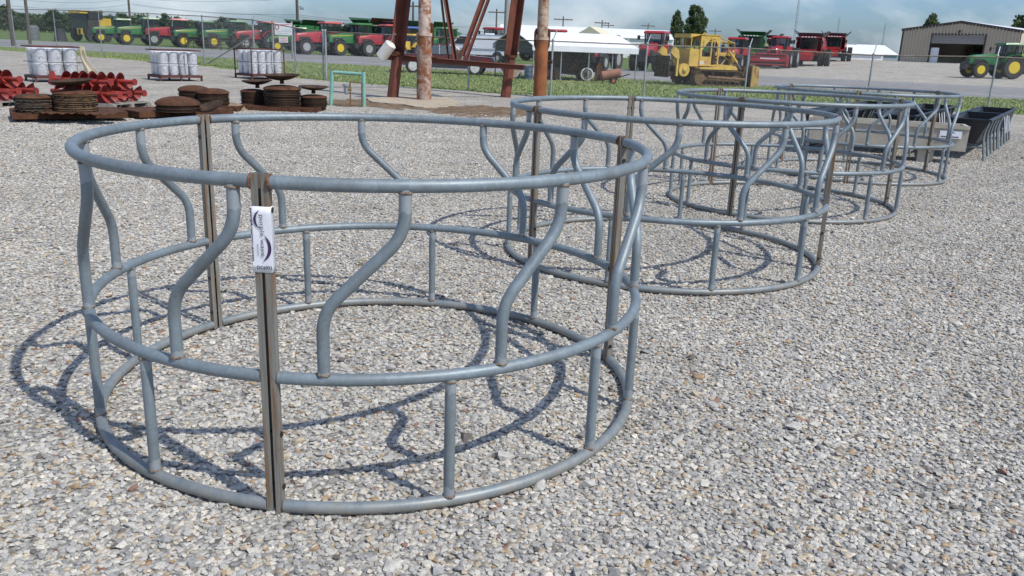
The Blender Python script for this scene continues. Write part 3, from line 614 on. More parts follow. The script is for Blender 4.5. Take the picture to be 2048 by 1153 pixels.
def rack(name_lab, pl, pr, nx, ny, r, h, tall, extra=None):
    """pl, pr = front left / front right ground corners"""
    d = (pr - pl); L = d.length; rz = math.atan2(d.y, d.x); D_ = ny * 2 * r + 0.06; z0 = 0.20
    root = empty('bucket_skid', pl, rz, 'rusty steel skid frame carrying the %s stack of white buckets' % name_lab, 'skid', 'skids of white buckets')
    W = nx * 2 * r + 0.06
    fb = MB()
    for (a, b) in (((0, 0), (W, 0)), ((0, D_), (W, D_)), ((0, 0), (0, D_)), ((W, 0), (W, D_)), ((W / 2, 0), (W / 2, D_))):
        x0, x1 = min(a[0], b[0]) - 0.03, max(a[0], b[0]) + 0.03; y0, y1 = min(a[1], b[1]) - 0.03, max(a[1], b[1]) + 0.03
        bx('base_bar', (x0, y0, z0 - 0.09 - 0.001 * (a[0] == b[0])), (x1, y1, z0 - 0.01 - 0.002 * (a[0] == b[0])), m_skid, root)
    for x in (0, W / 2, W):
        for y in (0, D_): bx('foot', (x - 0.028, y - 0.028, 0), (x + 0.028, y + 0.028, z0 - 0.088), m_skid, root)
    bx('deck', (0, 0, z0 - 0.012), (W, D_, z0 - 0.004), m_skid, root)
    zt = z0 + 2 * h + 0.03
    for (a, b) in (((-0.03, -0.03), (W + 0.03, 0.01)), ((-0.03, D_), (W + 0.03, D_ + 0.04)), ((-0.03, 0.012), (0.01, D_ - 0.002)), ((W - 0.01, 0.012), (W + 0.03, D_ - 0.002))):
        bx('top_bar', (a[0], a[1], zt), (b[0], b[1], zt + 0.035), m_skid, root)
    if tall:
        for x in (-0.005, W - 0.03):
            for y in (-0.02, D_): bx('corner_post', (x - 0.015, y - 0.015, z0), (x + 0.02, y + 0.02, zt), m_skid, root)
    mbs = tb('strap', [(W * 0.62, -0.01, z0), (W * 0.60, -0.015, z0 + h), (W * 0.61, -0.01, zt)], 0.009, m_dark, root, 5)
    tb('strap', [(-0.008, D_, z0 + h), (-0.008, -0.012, z0 + h), (W + 0.008, -0.012, z0 + h - 0.01), (W + 0.008, D_, z0 + h)], 0.011, m_dark, root, 5)
    c_, s_ = math.cos(rz), math.sin(rz); global bucket0
    key = (round(r, 3), round(h, 3))
    proto = None
    for t in range(2):
        for j in range(ny):
            for i in range(nx):
                if j > 0 and 0 < i and t == 0: continue           # buried inside the stack, shown by nothing
                if proto is None: proto = make_bucket(r, h); b = proto
                else: b = copy_tree(proto)
                x, y = 0.03 + r + 2 * r * i + random.uniform(-.008, .008), 0.03 + r + 2 * r * j + random.uniform(-.008, .008)
                b.location = (pl.x + c_ * x - s_ * y, pl.y + s_ * x + c_ * y, z0 + t * h); b.rotation_euler = (0, 0, rz - PI / 2 + random.uniform(-.5, .5))
                tag(b, 'white bucket on %s skid, %s tier, %s along the front, %s row' % (name_lab, 'upper' if t else 'lower', ('nearest', 'second', 'third', 'farthest')[i], ('front', 'middle', 'rear')[j]), 'bucket', 'white buckets stacked on skids')
    return root, W, D_, zt
def dirv(a): return Vector((math.cos(R_(a)), math.sin(R_(a)), 0))
pl = Vector((-14.5, 25.6, 0)); rackA = rack('left', pl, pl + dirv(46), 3, 2, 0.215, 0.395, False)
pl = Vector((-12.03, 28.65, 0)); rackB = rack('middle', pl, pl + dirv(43), 4, 3, 0.168, 0.38, False)
pl = Vector((-10.04, 32.13, 0)); rackC = rack('right', pl, pl + dirv(50), 4, 3, 0.174, 0.425, True)
def plastic_sheet():
    base = Vector((-13.6, 26.6, 0)); root = empty('plastic_wrap', base, 0, 'torn yellowish plastic wrap hanging off the left bucket skid', 'plastic wrap')
    m, nt, b = newmat('plastic_film'); b.inputs['Base Color'].default_value = (0.62, 0.52, 0.34, 1); b.inputs['Alpha'].default_value = 0.72; b.inputs['Roughness'].default_value = 0.3; b.inputs['Transmission Weight'].default_value = 0.2
    mb = MB(); nx, nz = 16, 14; vs_ = []
    for j in range(nz + 1):
        t = j / nz
        for i in range(nx + 1):
            s_ = i / nx; wd = 0.12 + 0.38 * (1 - t) ** 0.7; x = wd * s_ + 0.05 * math.sin(7 * t); y = 0.10 * math.sin(s_ * 9 + 2 * t) + 0.03 * math.sin(s_ * 23); vs_.append((x, y, 0.12 + 1.0 * t - 0.10 * s_ * t))
    mb.add(vs_, [(j * (nx + 1) + i, j * (nx + 1) + i + 1, (j + 1) * (nx + 1) + i + 1, (j + 1) * (nx + 1) + i) for j in range(nz) for i in range(nx)]); mb.build('film', m, root, 180, recalc=False)
plastic_sheet()

# ------------------------------------------------------------------ red auger flights on pallets
m_auger = M('auger_red', (0.25, 0.032, 0.024), 0.55, 0, 0.25, 3, dirt=0.3, rust=0.34, rs_=2.5, rustcol=(0.22, 0.07, 0.03))
def helicoid(L, r0, r1, pitch, ph, n=26):
    mb = MB(); turns = L / pitch; m = int(turns * n); vs_ = []; th = 0.012
    for k in range(m + 1):
        a = ph + 2 * PI * k / n; x = L * k / m
        for r, dx in ((r0, 0), (r1 * 0.65, 0.05), (r1, 0.13), (r1, 0.13 + th), (r1 * 0.65, 0.05 + th), (r0, th)): vs_.append((x + dx, r * math.cos(a), r * math.sin(a)))
    fs = []
    for k in range(m):
        for j in range(6): fs.append((k * 6 + j, k * 6 + (j + 1) % 6, (k + 1) * 6 + (j + 1) % 6, (k + 1) * 6 + j))
    fs += [tuple(range(6)), tuple(m * 6 + j for j in range(5, -1, -1))]
    mb.add(vs_, fs); return mb
def auger(loc, rz, L, r, ph, label, hexend=False):
    root = empty('auger_flight', loc, rz, label, 'auger', 'red auger flights on pallets')
    helicoid(L, 0.045, r, r * 1.32, ph).build('flighting', m_auger, root, 40)
    sh = tb('shaft', [(-0.05, 0, 0), (L + 0.30, 0, 0)], 0.045, m_auger, root, 14)
    MB().tube([(L + 0.30, 0, 0), (L + 0.335, 0, 0)], 0.072, 16).build('flange', m_auger, sh, 30)
    if hexend:
        MB().prism([(-0.10, -0.1), (0.0, 0.17), (0.11, -0.1), (0.0, -0.14)], -0.12, -0.02, ax='x').build('end_plate', m_auger, root, 0)
def pallet(loc, rz, L, D_, label):
    root = empty('wooden_pallet', loc, rz, label, 'pallet', 'pallets under red augers')
    for k in range(3):
        y = -D_ / 2 + (D_ - 0.09) * k / 2; bx('stringer', (0, y, 0), (L, y + 0.09, 0.09), m_wood, root)
    n = int(L / 0.2)
    for k in range(n): bx('board', (k * L / n + 0.01, -D_ / 2, 0.091), ((k + 1) * L / n - 0.03, D_ / 2, 0.113), m_wood, root)
    return root
def off(p, rz, x, y, z): return p + Vector((math.cos(rz) * x - math.sin(rz) * y, math.sin(rz) * x + math.cos(rz) * y, z))
rzA = R_(-17); r_a = 0.185
for gname, pp in (('right', at(128, 18.7)), ('left', at(-92, 18.2))):
    pallet(off(pp, rzA, 0.1, 0, 0), rzA, 1.75, 1.1, 'weathered wooden pallet under the %s group of red augers' % gname)
    for (x, y, z, L, ph, lab, pt) in ((0.12, -0.36, 0, 1.45, 0.4, 'lower front', False), (0.05, 0.04, 0, 1.40, 1.9, 'lower middle', False), (0.15, 0.43, 0, 1.35, 4.1, 'lower rear', False), (0.0, -0.16, 0.235, 1.20, 3.0, 'upper front', True), (0.12, 0.24, 0.235, 1.25, 5.2, 'upper rear', False)):
        auger(off(pp, rzA, x, y, 0.113 + r_a + z), rzA + random.uniform(-0.05, 0.05), L, r_a, ph, 'red auger flight, %s one of the %s pallet' % (lab, gname), pt)

# ------------------------------------------------------------------ rusty disc blades in stacks on steel skids
def steel_skid(a, b, depth, label, h=0.16):
    d = b - a; L = d.length; rz = math.atan2(d.y, d.x); root = empty('steel_skid', a, rz, label, 'skid', 'rusty skids of disc blades')
    bx('plate', (0, 0, h - 0.03), (L, depth, h), m_rust, root)
    for nm, A, B in (('front_bar', (0, -0.035, h - 0.10), (L, -0.002, h + 0.005)), ('rear_bar', (0, depth + 0.002, h - 0.10), (L, depth + 0.035, h + 0.012)), ('side_bar', (-0.04, -0.035, h - 0.10), (-0.002, depth + 0.035, h + 0.008)), ('side_bar', (L + 0.002, -0.035, h - 0.10), (L + 0.04, depth + 0.035, h + 0.008))): bx(nm, A, B, m_rust, root)
    for x in (0.08, L / 2, L - 0.16):
        for y in (0.02, depth - 0.10): bx('runner', (x, y, 0), (x + 0.08, y + 0.08, h - 0.031), m_rust2, root)
    return root, rz
def disc_stack(loc, r, h, label, n=7, dome=0.22, mat=m_rust2, notched=False, rz=0, squat=1.0):
    root = empty('disc_stack', loc, rz, label, 'disc stack', 'stacks of rusty disc blades')
    prof = [(r * 0.93, 0.0)]; n = int(n * 1.8)
    rr = random.Random(int(r * 1000 + h * 100))
    for k in range(n):
        z0, z1 = h * k / n, h * (k + 1) / n; ro = r * (1 - 0.07 * rr.random()); prof += [(ro * 0.93, z0 + 0.05 * (z1 - z0)), (ro, z0 + 0.2 * (z1 - z0)), (ro, z0 + 0.6 * (z1 - z0)), (ro * 0.92, z0 + 0.75 * (z1 - z0)), (ro * 0.92, z1)]
    body = MB().lathe(prof, 40).build('blade_edges', mat, root, 30)
    top = [(r * math.cos(t) if t < PI / 2 else 0, h + dome * r * math.sin(t)) for t in [PI / 2 * k / 8 for k in range(9)]]
    MB().lathe(top, 40).build('top_blade', m_rust, root, 60)
    if notched:
        mb = MB()
        for q in range(3):
            for k in range(22):
                if rr.random() < 0.45: continue
                a = 2 * PI * (k + 0.5 * (q % 2)) / 22; Mx = Matrix.Rotation(a, 4, 'Z') @ Matrix.Translation((r * 0.985, 0, h * (0.2 + 0.3 * q))) @ Matrix.Rotation(0.6, 4, 'X'); mb.box((-0.03, -0.035 * rr.uniform(0.5, 1.5), -0.022 * rr.uniform(0.4, 1.2)), (0.008, 0.035 * rr.uniform(0.5, 1.5), 0.02 * rr.uniform(0.4, 1.2)), Mx)
        tag(mb.build('scalloped_edges', m_rust2, root, 0), kind='stuff')
    return root
def dish(loc, r, depth, label, tilt=(0, 0), up=True, stem=0.0, mat=m_rust2):
    root = empty('plough_disc', loc, 0, label, 'disc blade', 'loose rusty disc blades'); root.rotation_euler = (tilt[0], tilt[1], 0)
    prof = []
    for k in range(9): t = k / 8; prof.append((r * t, depth * t * t))
    prof += [(r, depth + 0.012)] + [(r * (1 - k / 8) * 0.985, depth * (1 - k / 8) ** 2 + 0.010) for k in range(9)]
    if not up: prof = [(q, depth - z) for q, z in prof]
    MB().lathe(prof, 36).build('blade', mat, root, 50)
    if stem: MB().lathe([(0.05, -stem), (0.045, 0.0), (0, 0.0)], 14).build('spool', m_rust, root)
    return root
# left skid
a, b = G(30, 246), G(252, 243)
sk, rz = steel_skid(a, b, 1.0, 'rusty low skid at far left, with two scalloped disc stacks')
Y0 = a.y
def over(px, Y, z): p = at(px, Y); return Vector((p.x, Y, z))
q = over(76, Y0 + 0.42, 0.165); disc_stack(q, 0.335, 0.25, 'squat scalloped disc stack with an upright rod in its centre, left skid', 5, 0.18, M('grey_rust', (0.075, 0.058, 0.042), 0.8, 0, 0.3, 6, rust=0.4), True)
tb('steel_rod', [q + Vector((0, 0, 0.30)), q + Vector((0, 0, 0.62))], 0.009, m_dark); tag(bpy.data.objects['steel_rod'], 'thin dark rod standing upright in the left disc stack', 'rod')
q2 = over(155, Y0 + 0.55, 0.165); disc_stack(q2, 0.36, 0.33, 'taller scalloped disc stack with ochre notches, right side of the left skid', 5, 0.2, M('ochre_rust2', (0.105, 0.062, 0.03), 0.85, 0, 0.4, 7), True)
dish(q2 + Vector((-0.03, 0, 0.45)), 0.36, 0.10, 'dark dished blade balanced on the ochre disc stack, left skid', (R_(3), R_(-4)), True, 0.06)
def wavy(loc, r, label, rz):
    root = empty('coulter_blade', loc, rz, label, 'blade', 'wavy coulter blades'); mb = MB(); n = 48; vs_ = [(0, 0, 0.02)]
    for k in range(n): a_ = 2 * PI * k / n; vs_.append((r * 0.7 * math.cos(a_), r * 0.7 * math.sin(a_), 0.016))
    for k in range(n): a_ = 2 * PI * k / n; vs_.append((r * math.cos(a_), r * math.sin(a_), 0.016 + 0.014 * math.sin(a_ * 12)))
    fs = [(0, 1 + k, 1 + (k + 1) % n) for k in range(n)] + [(1 + k, 1 + n + k, 1 + n + (k + 1) % n, 1 + (k + 1) % n) for k in range(n)]
    mb.add(vs_, fs); o = mb.build('blade', m_rust, root, 60); so = o.modifiers.new('t', 'SOLIDIFY'); so.thickness = 0.006
wavy(over(122, Y0 + 0.22, 0.17), 0.32, 'wavy edged coulter blade lying flat at the front of the left skid', 0.2)
wavy(over(200, Y0 + 0.30, 0.172), 0.30, 'wavy edged coulter blade lying flat at the right end of the left skid', 0.9)
# middle skid
a, b = G(282, 240), G(462, 232)
sk, rz = steel_skid(a, b, 0.9, 'rusty low skid in the middle with a wide domed disc on it', 0.14)
Y0 = a.y
disc_stack(over(358, Y0 + 0.45, 0.145), 0.42, 0.13, 'wide domed disc stack, pale on top, front of the middle skid', 3, 0.36, m_rust2)
dish(over(424, Y0 + 0.62, 0.16), 0.27, 0.10, 'small dished blade tilted up beside the wide domed disc', (R_(16), R_(-14)), True, 0, m_rust2)
Y1 = 18.7
a, b = at(345, Y1 - 0.45), at(470, Y1 - 0.45); steel_skid(a, b, 0.9, 'rusty skid behind the middle one, under two domed disc stacks', 0.10)
disc_stack(over(390, Y1 + 0.15, 0.105), 0.34, 0.28, 'domed disc stack at the back left, tallest dome of the rear skid', 6, 0.32)
disc_stack(over(428, Y1 - 0.08, 0.105), 0.35, 0.25, 'domed disc stack in front right on the rear skid', 5, 0.30)
dish(over(474, Y1 + 0.1, 0.05), 0.33, 0.09, 'pale brown blade lying upside down between the disc stacks', (R_(0), R_(12)), False, 0, M('tan_rust', (0.24, 0.17, 0.11), 0.85, 0, 0.25, 5))
Y2 = 19.2
a, b = at(495, Y2 - 0.45), at(630, Y2 - 0.45); steel_skid(a, b, 0.9, 'rusty skid on the right under three disc stacks', 0.09)
for px, dy, r, h, dr, dh, l1, l2 in ((508, 0.25, 0.29, 0.27, 0.34, 0.09, 'left', 'shallow dished blade on the left stack of the right skid'), (566, -0.05, 0.42, 0.37, 0.40, 0.12, 'tall central', 'dark dished blade topping the tall central stack, highest of all blades'), (628, 0.15, 0.31, 0.20, 0.33, 0.08, 'low right', 'flat dished blade on the low right stack beside the green hoop')):
    q = over(px, Y2 + dy, 0.095); disc_stack(q, r, h, '%s disc stack on the right skid, with a dished blade on top' % l1, 6, 0.22)
    dish(q + Vector((0.10 if px < 520 else 0.0, 0, h + 0.095 + 0.06 + (0.03 if px == 566 else 0))), dr, dh, l2, (R_(2), R_(-2 if px < 600 else 1)), True, 0.07)

# ------------------------------------------------------------------ concrete trough and black feed bunks
m_trough = M('trough_concrete', (0.42, 0.38, 0.31), 0.9, 0, 0.16, 4, bump=0.2, bs=70, dirt=0.2); m_orange = M('orange_stain', (0.36, 0.10, 0.03), 0.8, 0, 0.25, 8)
def trough():
    fr_ = G(1931, 303, 0.23); fl_ = G(1612, 281, 0.23); d = (fr_ - fl_); L = d.length; rz = math.atan2(d.y, d.x)
    root = empty('concrete_trough', (fl_.x, fl_.y, 0), rz, 'long cream concrete feed trough on block feet behind the farthest feeder', 'trough')
    W = 0.55; z0, z1 = 0.22, 0.62; t = 0.055
    outer = [(0, z0), (W, z0), (W + 0.03, z1), (-0.03, z1)]; inner = [(t, z0 + 0.10), (W - t, z0 + 0.10), (W - t + 0.02, z1), (t - 0.02, z1)]
    mb = MB(); vs_ = [(x, y, z) for x in (0, L) for (y, z) in outer] + [(x, y, z) for x in (t, L - t) for (y, z) in inner]
    fs = [(0, 1, 5, 4), (1, 2, 6, 5), (3, 0, 4, 7), (0, 3, 2, 1), (4, 5, 6, 7), (8, 12, 13, 9), (9, 13, 14, 10), (11, 15, 12, 8), (8, 9, 10, 11), (12, 15, 14, 13), (2, 3, 11, 10), (3, 7, 15, 11), (7, 6, 14, 15), (6, 2, 10, 14)]
    mb.add(vs_, fs); mb.build('trough_body', m_trough, root, 0)
    for x in (L * 0.18, L * 0.72): bx('block_foot', (x, 0.08, 0), (x + 0.24, W - 0.08, z0 - 0.001), m_trough, root)
    bx('end_stain', (L - 0.012, W * 0.72, z0 + 0.01), (L + 0.004, W + 0.012, z1 - 0.01), m_orange, root)
    bx('rim_edge', (-0.002, -0.045, z1 - 0.05), (L + 0.002, -0.028, z1 + 0.006), m_trough, root)
    lb = bx('label', (L - 0.42, -0.034, z0 + 0.20), (L - 0.10, -0.024, z0 + 0.32), m_tag, root)
    swoosh(0.11, 60, 125, 0.016, Matrix(((1, 0, 0, L - 0.25), (0, 0, -1, -0.0355), (0, 1, 0, z0 + 0.185), (0, 0, 0, 1))), lb, m_ink); bx('printed_line', (L - 0.40, -0.0355, z0 + 0.215), (L - 0.14, -0.0343, z0 + 0.232), m_ink2, lb)
trough()
m_poly = M('black_poly', (0.018, 0.018, 0.02), 0.35, 0, 0.2, 3, dirt=0.1)
def make_bunk(L=2.35, W=0.62):
    root = empty('feed_bunk'); zr, zb = 0.68, 0.28; t = 0.02
    mb = MB(); oo = [(-W / 2, zr), (-W / 2 + 0.14, zb), (W / 2 - 0.14, zb), (W / 2, zr)]; ii = [(-W / 2 + t, zr), (-W / 2 + 0.16, zb + t), (W / 2 - 0.16, zb + t), (W / 2 - t, zr)]
    vs_ = [(x, y, z) for x in (0, L) for (y, z) in oo] + [(x, y, z) for x in (t, L - t) for (y, z) in ii]
    fs = [(0, 1, 5, 4), (1, 2, 6, 5), (2, 3, 7, 6), (0, 3, 2, 1), (4, 5, 6, 7), (8, 12, 13, 9), (9, 13, 14, 10), (10, 14, 15, 11), (8, 9, 10, 11), (12, 15, 14, 13), (0, 4, 12, 8), (3, 11, 15, 7), (0, 8, 11, 3), (4, 7, 15, 12)]
    mb.add(vs_, fs); mb.build('tub', m_poly, root, 0)
    for nm, A, B in (('rim', (-0.04, -W / 2 - 0.04, zr - 0.015), (L + 0.04, -W / 2 + 0.012, zr + 0.015)), ('rim', (-0.04, W / 2 - 0.012, zr - 0.015), (L + 0.04, W / 2 + 0.04, zr + 0.015)), ('rim', (-0.04, -W / 2 + 0.013, zr - 0.014), (0.015, W / 2 - 0.013, zr + 0.014)), ('rim', (L - 0.015, -W / 2 + 0.013, zr - 0.014), (L + 0.04, W / 2 - 0.013, zr + 0.014))): bx(nm, A, B, m_poly, root)
    for s_ in (1, -1):
        for k in range(5):
            x = 0.06 + (L - 0.12) * k / 4
            tb('leg', fillet([(x, s_ * (W / 2 + 0.005), zr - 0.02), (x, s_ * (W / 2 - 0.05), 0.42), (x, s_ * (W / 2 + 0.02), 0.02)], 0.1, 4), 0.019, m_rail, root, 8)
        tb('foot_rail', [(0.02, s_ * (W / 2 + 0.02), 0.02), (L - 0.02, s_ * (W / 2 + 0.02), 0.02)], 0.018, m_rail, root, 8)
    tb('cross_tube', [(0.06, -W / 2 + 0.04, 0.22), (0.06, W / 2 - 0.04, 0.22)], 0.017, m_rail, root, 8); tb('cross_tube', [(L - 0.06, -W / 2 + 0.04, 0.22), (L - 0.06, W / 2 - 0.04, 0.22)], 0.017, m_rail, root, 8)
    return root
bunk0 = make_bunk(); used = False; bang = R_(56)
for ri, (x, y, nm) in enumerate(((7.62, 14.45, 'rightmost'), (6.50, 14.75, 'middle'), (5.35, 15.0, 'leftmost'))):
    for k in range(2):
        o = bunk0 if not used else copy_tree(bunk0); used = True
        o.location = (x + math.cos(bang) * 2.46 * k, y + math.sin(bang) * 2.46 * k, 0.0); o.rotation_euler = (0, 0, bang)
        tag(o, 'black plastic feed bunk on steel legs, %s bunk of the %s row' % ('near' if k == 0 else 'far', nm), 'feed bunk', 'black feed bunks behind the trough')
        if k == 1 and ri < 2:
            for q in range(4 if ri == 0 else 3):
                xx = 0.30 + 0.30 * q + 0.0
                p = o.location + Vector((math.cos(bang) * xx + math.sin(bang) * 0.375, math.sin(bang) * xx - math.cos(bang) * 0.375, 0.30))
                t_ = MB().box((-0.035, -0.004, 0), (0.035, 0.004, 0.36)).build('auction_tag', m_tag, None, 0); t_.location = p; t_.rotation_euler = (R_(-12), 0, bang)
                tag(t_, 'white auction tag strip on the far %s bunk, %s from its near end' % (nm, ('first', 'second', 'third', 'fourth')[q]), 'tag', 'white tags hanging on feed bunks')

# ------------------------------------------------------------------ wheels, tractors, combines
def wheel(name, r, w_, c, mt, mr, parent, lugs=18, rim=0.52, axis='y'):
    Mx = Matrix.Translation(c) @ Matrix.Rotation(PI / 2, 4, 'X')
    hw = w_ / 2; mb = MB()
    prof = [(rim * r, -hw * 0.8), (r * 0.80, -hw), (r * 0.93, -hw * 0.95), (r * 0.955, -hw * 0.6), (r * 0.96, 0), (r * 0.955, hw * 0.6), (r * 0.93, hw * 0.95), (r * 0.80, hw), (rim * r, hw * 0.8), (rim * r * 0.97, 0), (rim * r, -hw * 0.8)]
    mb.lathe(prof, 28, Mx)
    for k in range(lugs):
        for s_ in (1, -1):
            a = 2 * PI * (k + 0.25 * s_) / lugs
            Ml = Matrix.Translation(c) @ Matrix.Rotation(a, 4, 'Y') @ Matrix.Translation((0, s_ * hw * 0.47, r * 0.965)) @ Matrix.Rotation(s_ * 0.7, 4, 'Z'); mb.box((-r * 0.035, -hw * 0.55, -r * 0.03), (r * 0.035, hw * 0.55, r * 0.035), Ml)
    o = mb.build(name, mt, parent, 35)
    d = MB().lathe([(rim * r * 0.99, -hw * 0.78), (rim * r * 0.95, -hw * 0.5), (rim * r * 0.4, -hw * 0.25), (rim * r * 0.22, -hw * 0.55), (0, -hw * 0.55)], 24, Mx)
    d.lathe([(rim * r * 0.99, hw * 0.78), (rim * r * 0.95, hw * 0.5), (rim * r * 0.4, hw * 0.25), (rim * r * 0.22, hw * 0.55), (0, hw * 0.55)], 24, Mx)
    d.build('rim', mr, o, 40); return o
GREEN = M('tractor_green', (0.022, 0.14, 0.03), 0.33, 0, 0.12, 2, dirt=0.18, coat=0.3); YEL = M('tractor_yellow', (0.62, 0.46, 0.025), 0.45, 0, 0.08, 2, dirt=0.15)
RED = M('tractor_red', (0.33, 0.018, 0.022), 0.33, 0, 0.12, 2, dirt=0.18, coat=0.3); SIL = M('rim_silver', (0.36, 0.36, 0.35), 0.45, 0.2, 0.1, 3)
BLUE = M('tractor_blue', (0.03, 0.09, 0.33), 0.35, 0, 0.1, 2, dirt=0.15); CYEL = M('machine_yellow', (0.55, 0.36, 0.045), 0.45, 0, 0.12, 2, dirt=0.25)
WHT = M('vehicle_white', (0.76, 0.78, 0.80), 0.3, 0, 0.05, 2, dirt=0.12, coat=0.3)
m_lamp = M('lamp_lens', (0.75, 0.75, 0.72), 0.15, 0, 0.03)
_proto = {}
def make_tractor(body, rimm, stripe, duals=False, sidew=True):
    root = empty('tractor'); W = 0.42
    bx('chassis', (-3.1, -0.28, 0.75), (0.7, 0.28, 1.25), m_dark, root)
    secs = []
    for x, w0, w1, z0, z1 in ((-3.72, 0.30, 0.24, 1.22, 1.72), (-3.55, 0.40, 0.31, 1.18, 1.90), (-2.6, 0.43, 0.35, 1.16, 2.03), (-1.6, 0.44, 0.37, 1.16, 2.12), (-0.85, 0.46, 0.40, 1.16, 2.17)):
        secs.append([(x, -w0, z0), (x, -w0, z0 + (z1 - z0) * 0.72), (x, -w1, z1 - 0.05), (x, -w1 * 0.7, z1), (x, w1 * 0.7, z1), (x, w1, z1 - 0.05), (x, w0, z0 + (z1 - z0) * 0.72), (x, w0, z0)])
    hood = MB().loft(secs).build('hood', body, root, 30)
    MB().prism([(-3.77, 1.15), (-3.76, 1.62), (-3.60, 1.66), (-3.50, 1.1)], -0.27, 0.27).build('grille', m_dark, root, 0)
    for s_ in (1, -1):
        bx('side_screen', (-3.35, s_ * 0.435 - 0.012, 1.25), (-2.3, s_ * 0.435 + 0.012, 1.62), m_dark, hood)
        MB().prism([(-3.66, 1.60), (-3.58, 1.74), (-3.30, 1.80), (-3.34, 1.68)], s_ * 0.30 - 0.05, s_ * 0.30 + 0.06).build('headlight', m_lamp, root, 0)
        if stripe: MB().prism([(-3.45, 1.79), (-0.9, 1.965), (-0.9, 1.90), (-3.45, 1.735)], s_ * 0.425 - 0.012, s_ * 0.425 + 0.012).build('stripe', YEL, hood, 0)
        # fender over the rear wheel
        mb = MB(); vs_ = []; n = 10
        for k in range(n + 1):
            a = R_(25 + 120 * k / n)
            for (rr, y) in ((1.10, 0.62), (1.10, 1.22), (1.06, 1.22), (1.06, 0.62)): vs_.append((-rr * math.cos(a), s_ * y, 1.0 + rr * math.sin(a)))
        fs = [(k * 4 + j, k * 4 + (j + 1) % 4, (k + 1) * 4 + (j + 1) % 4, (k + 1) * 4 + j) for k in range(n) for j in range(4)] + [(0, 1, 2, 3), tuple(n * 4 + j for j in range(4))]
        mb.add(vs_, fs); mb.build('fender', body, root, 40)
        mb = MB(); vs_ = []
        for k in range(7):
            a = R_(35 + 100 * k / 6)
            for (rr, y) in ((0.80, 0.64), (0.80, 1.12), (0.77, 1.12), (0.77, 0.64)): vs_.append((-2.95 - rr * math.cos(a), s_ * y, 0.72 + rr * math.sin(a)))
        mb.add(vs_, [(k * 4 + j, k * 4 + (j + 1) % 4, (k + 1) * 4 + (j + 1) % 4, (k + 1) * 4 + j) for k in range(6) for j in range(4)] + [(0, 1, 2, 3), (24, 25, 26, 27)]); mb.build('front_fender', m_dark, root, 40)
        wheel('rear_wheel', 1.0, 0.56, Vector((0, s_ * 0.95, 1.0)), m_black, rimm, root)
        if duals: wheel('rear_wheel', 1.0, 0.56, Vector((0, s_ * 1.62, 1.0)), m_black, rimm, root); wheel('front_wheel', 0.8, 0.5, Vector((-2.95, s_ * 1.5, 0.8)), m_black, rimm, root)
        wheel('front_wheel', 0.72, 0.45, Vector((-2.95, s_ * 0.90, 0.72)), m_black, rimm, root, 16)
        tb('mirror_arm', [(-0.85, s_ * 0.75, 2.62), (-1.05, s_ * 1.15, 2.6)], 0.02, m_dark, root, 6); bx('mirror', (-1.08, s_ * 1.18 - 0.11, 2.36), (-1.02, s_ * 1.18 + 0.11, 2.70), m_dark, root)
    # cab
    x0, x1, w0, w1 = -0.85, 0.72, 0.66, 0.78
    bx('cab_base', (x0, -0.70, 1.20), (x1, 0.70, 1.62), m_dark, root)
    fmb = MB()
    for s_ in (1, -1):
        for xa, xb in ((x0, x0 + 0.12), (0.12, 0.10), (x1, x1 - 0.05)): fmb.tube([(xa, s_ * w0, 1.60), (xb, s_ * w1, 2.88)], 0.045, 6)
    fmb.build('cab_frame', m_dark, root, 20)
    for s_ in (1, -1): MB().add([(x0 + .03, s_ * w0, 1.63), (x1 - .03, s_ * w0, 1.63), (x1 - .06, s_ * w1, 2.85), (x0 + .13, s_ * w1, 2.85)], [(0, 1, 2, 3)]).build('side_window', m_glass, root, 0)
    MB().add([(x0, -w0 + .03, 1.63), (x0, w0 - .03, 1.63), (x0 + .12, w1 - .03, 2.85), (x0 + .12, -w1 + .03, 2.85)], [(0, 1, 2, 3)]).build('windscreen', m_glass, root, 0)
    MB().add([(x1, -w0 + .03, 1.63), (x1, w0 - .03, 1.63), (x1 - .05, w1 - .03, 2.85), (x1 - .05, -w1 + .03, 2.85)], [(0, 1, 2, 3)]).build('rear_window', m_glass, root, 0)
    MB().loft([[(x0 - 0.10, -0.80, 2.86), (x1 + 0.12, -0.84, 2.86), (x1 + 0.12, 0.84, 2.86), (x0 - 0.10, 0.80, 2.86)], [(x0 - 0.12, -0.84, 2.93), (x1 + 0.14, -0.88, 2.93), (x1 + 0.14, 0.88, 2.93), (x0 - 0.12, 0.84, 2.93)], [(x0 + 0.0, -0.76, 3.08), (x1 + 0.05, -0.80, 3.10), (x1 + 0.05, 0.80, 3.10), (x0 + 0.0, 0.76, 3.08)]]).build('roof', body, root, 20)
    bx('seat', (-0.05, -0.25, 1.63), (0.45, 0.25, 2.35), m_dark, root)
    tb('steering_column', [(-0.6, 0, 1.6), (-0.35, 0, 2.15)], 0.05, m_dark, root, 6)
    tb('exhaust', [(-0.98, -0.62, 1.6), (-0.98, -0.66, 2.75), (-1.02, -0.66, 2.92)], 0.075, m_dark, root, 10)
    for k in range(3): bx('step', (-0.75, -0.98, 0.55 + 0.28 * k), (-0.45, -0.72, 0.59 + 0.28 * k), m_dark, root)
    bx('front_weight', (-4.12, -0.38, 0.72), (-3.72, 0.38, 1.18), m_dark, root)
    tb('hitch', [(0.7, 0, 0.8), (1.25, 0, 0.62)], 0.07, m_dark, root, 6); tb('axle', [(0, -1.0, 1.0), (0, 1.0, 1.0)], 0.13, m_dark, root, 8); tb('axle', [(-2.95, -0.95, 0.72), (-2.95, 0.95, 0.72)], 0.11, m_dark, root, 8)
    return root
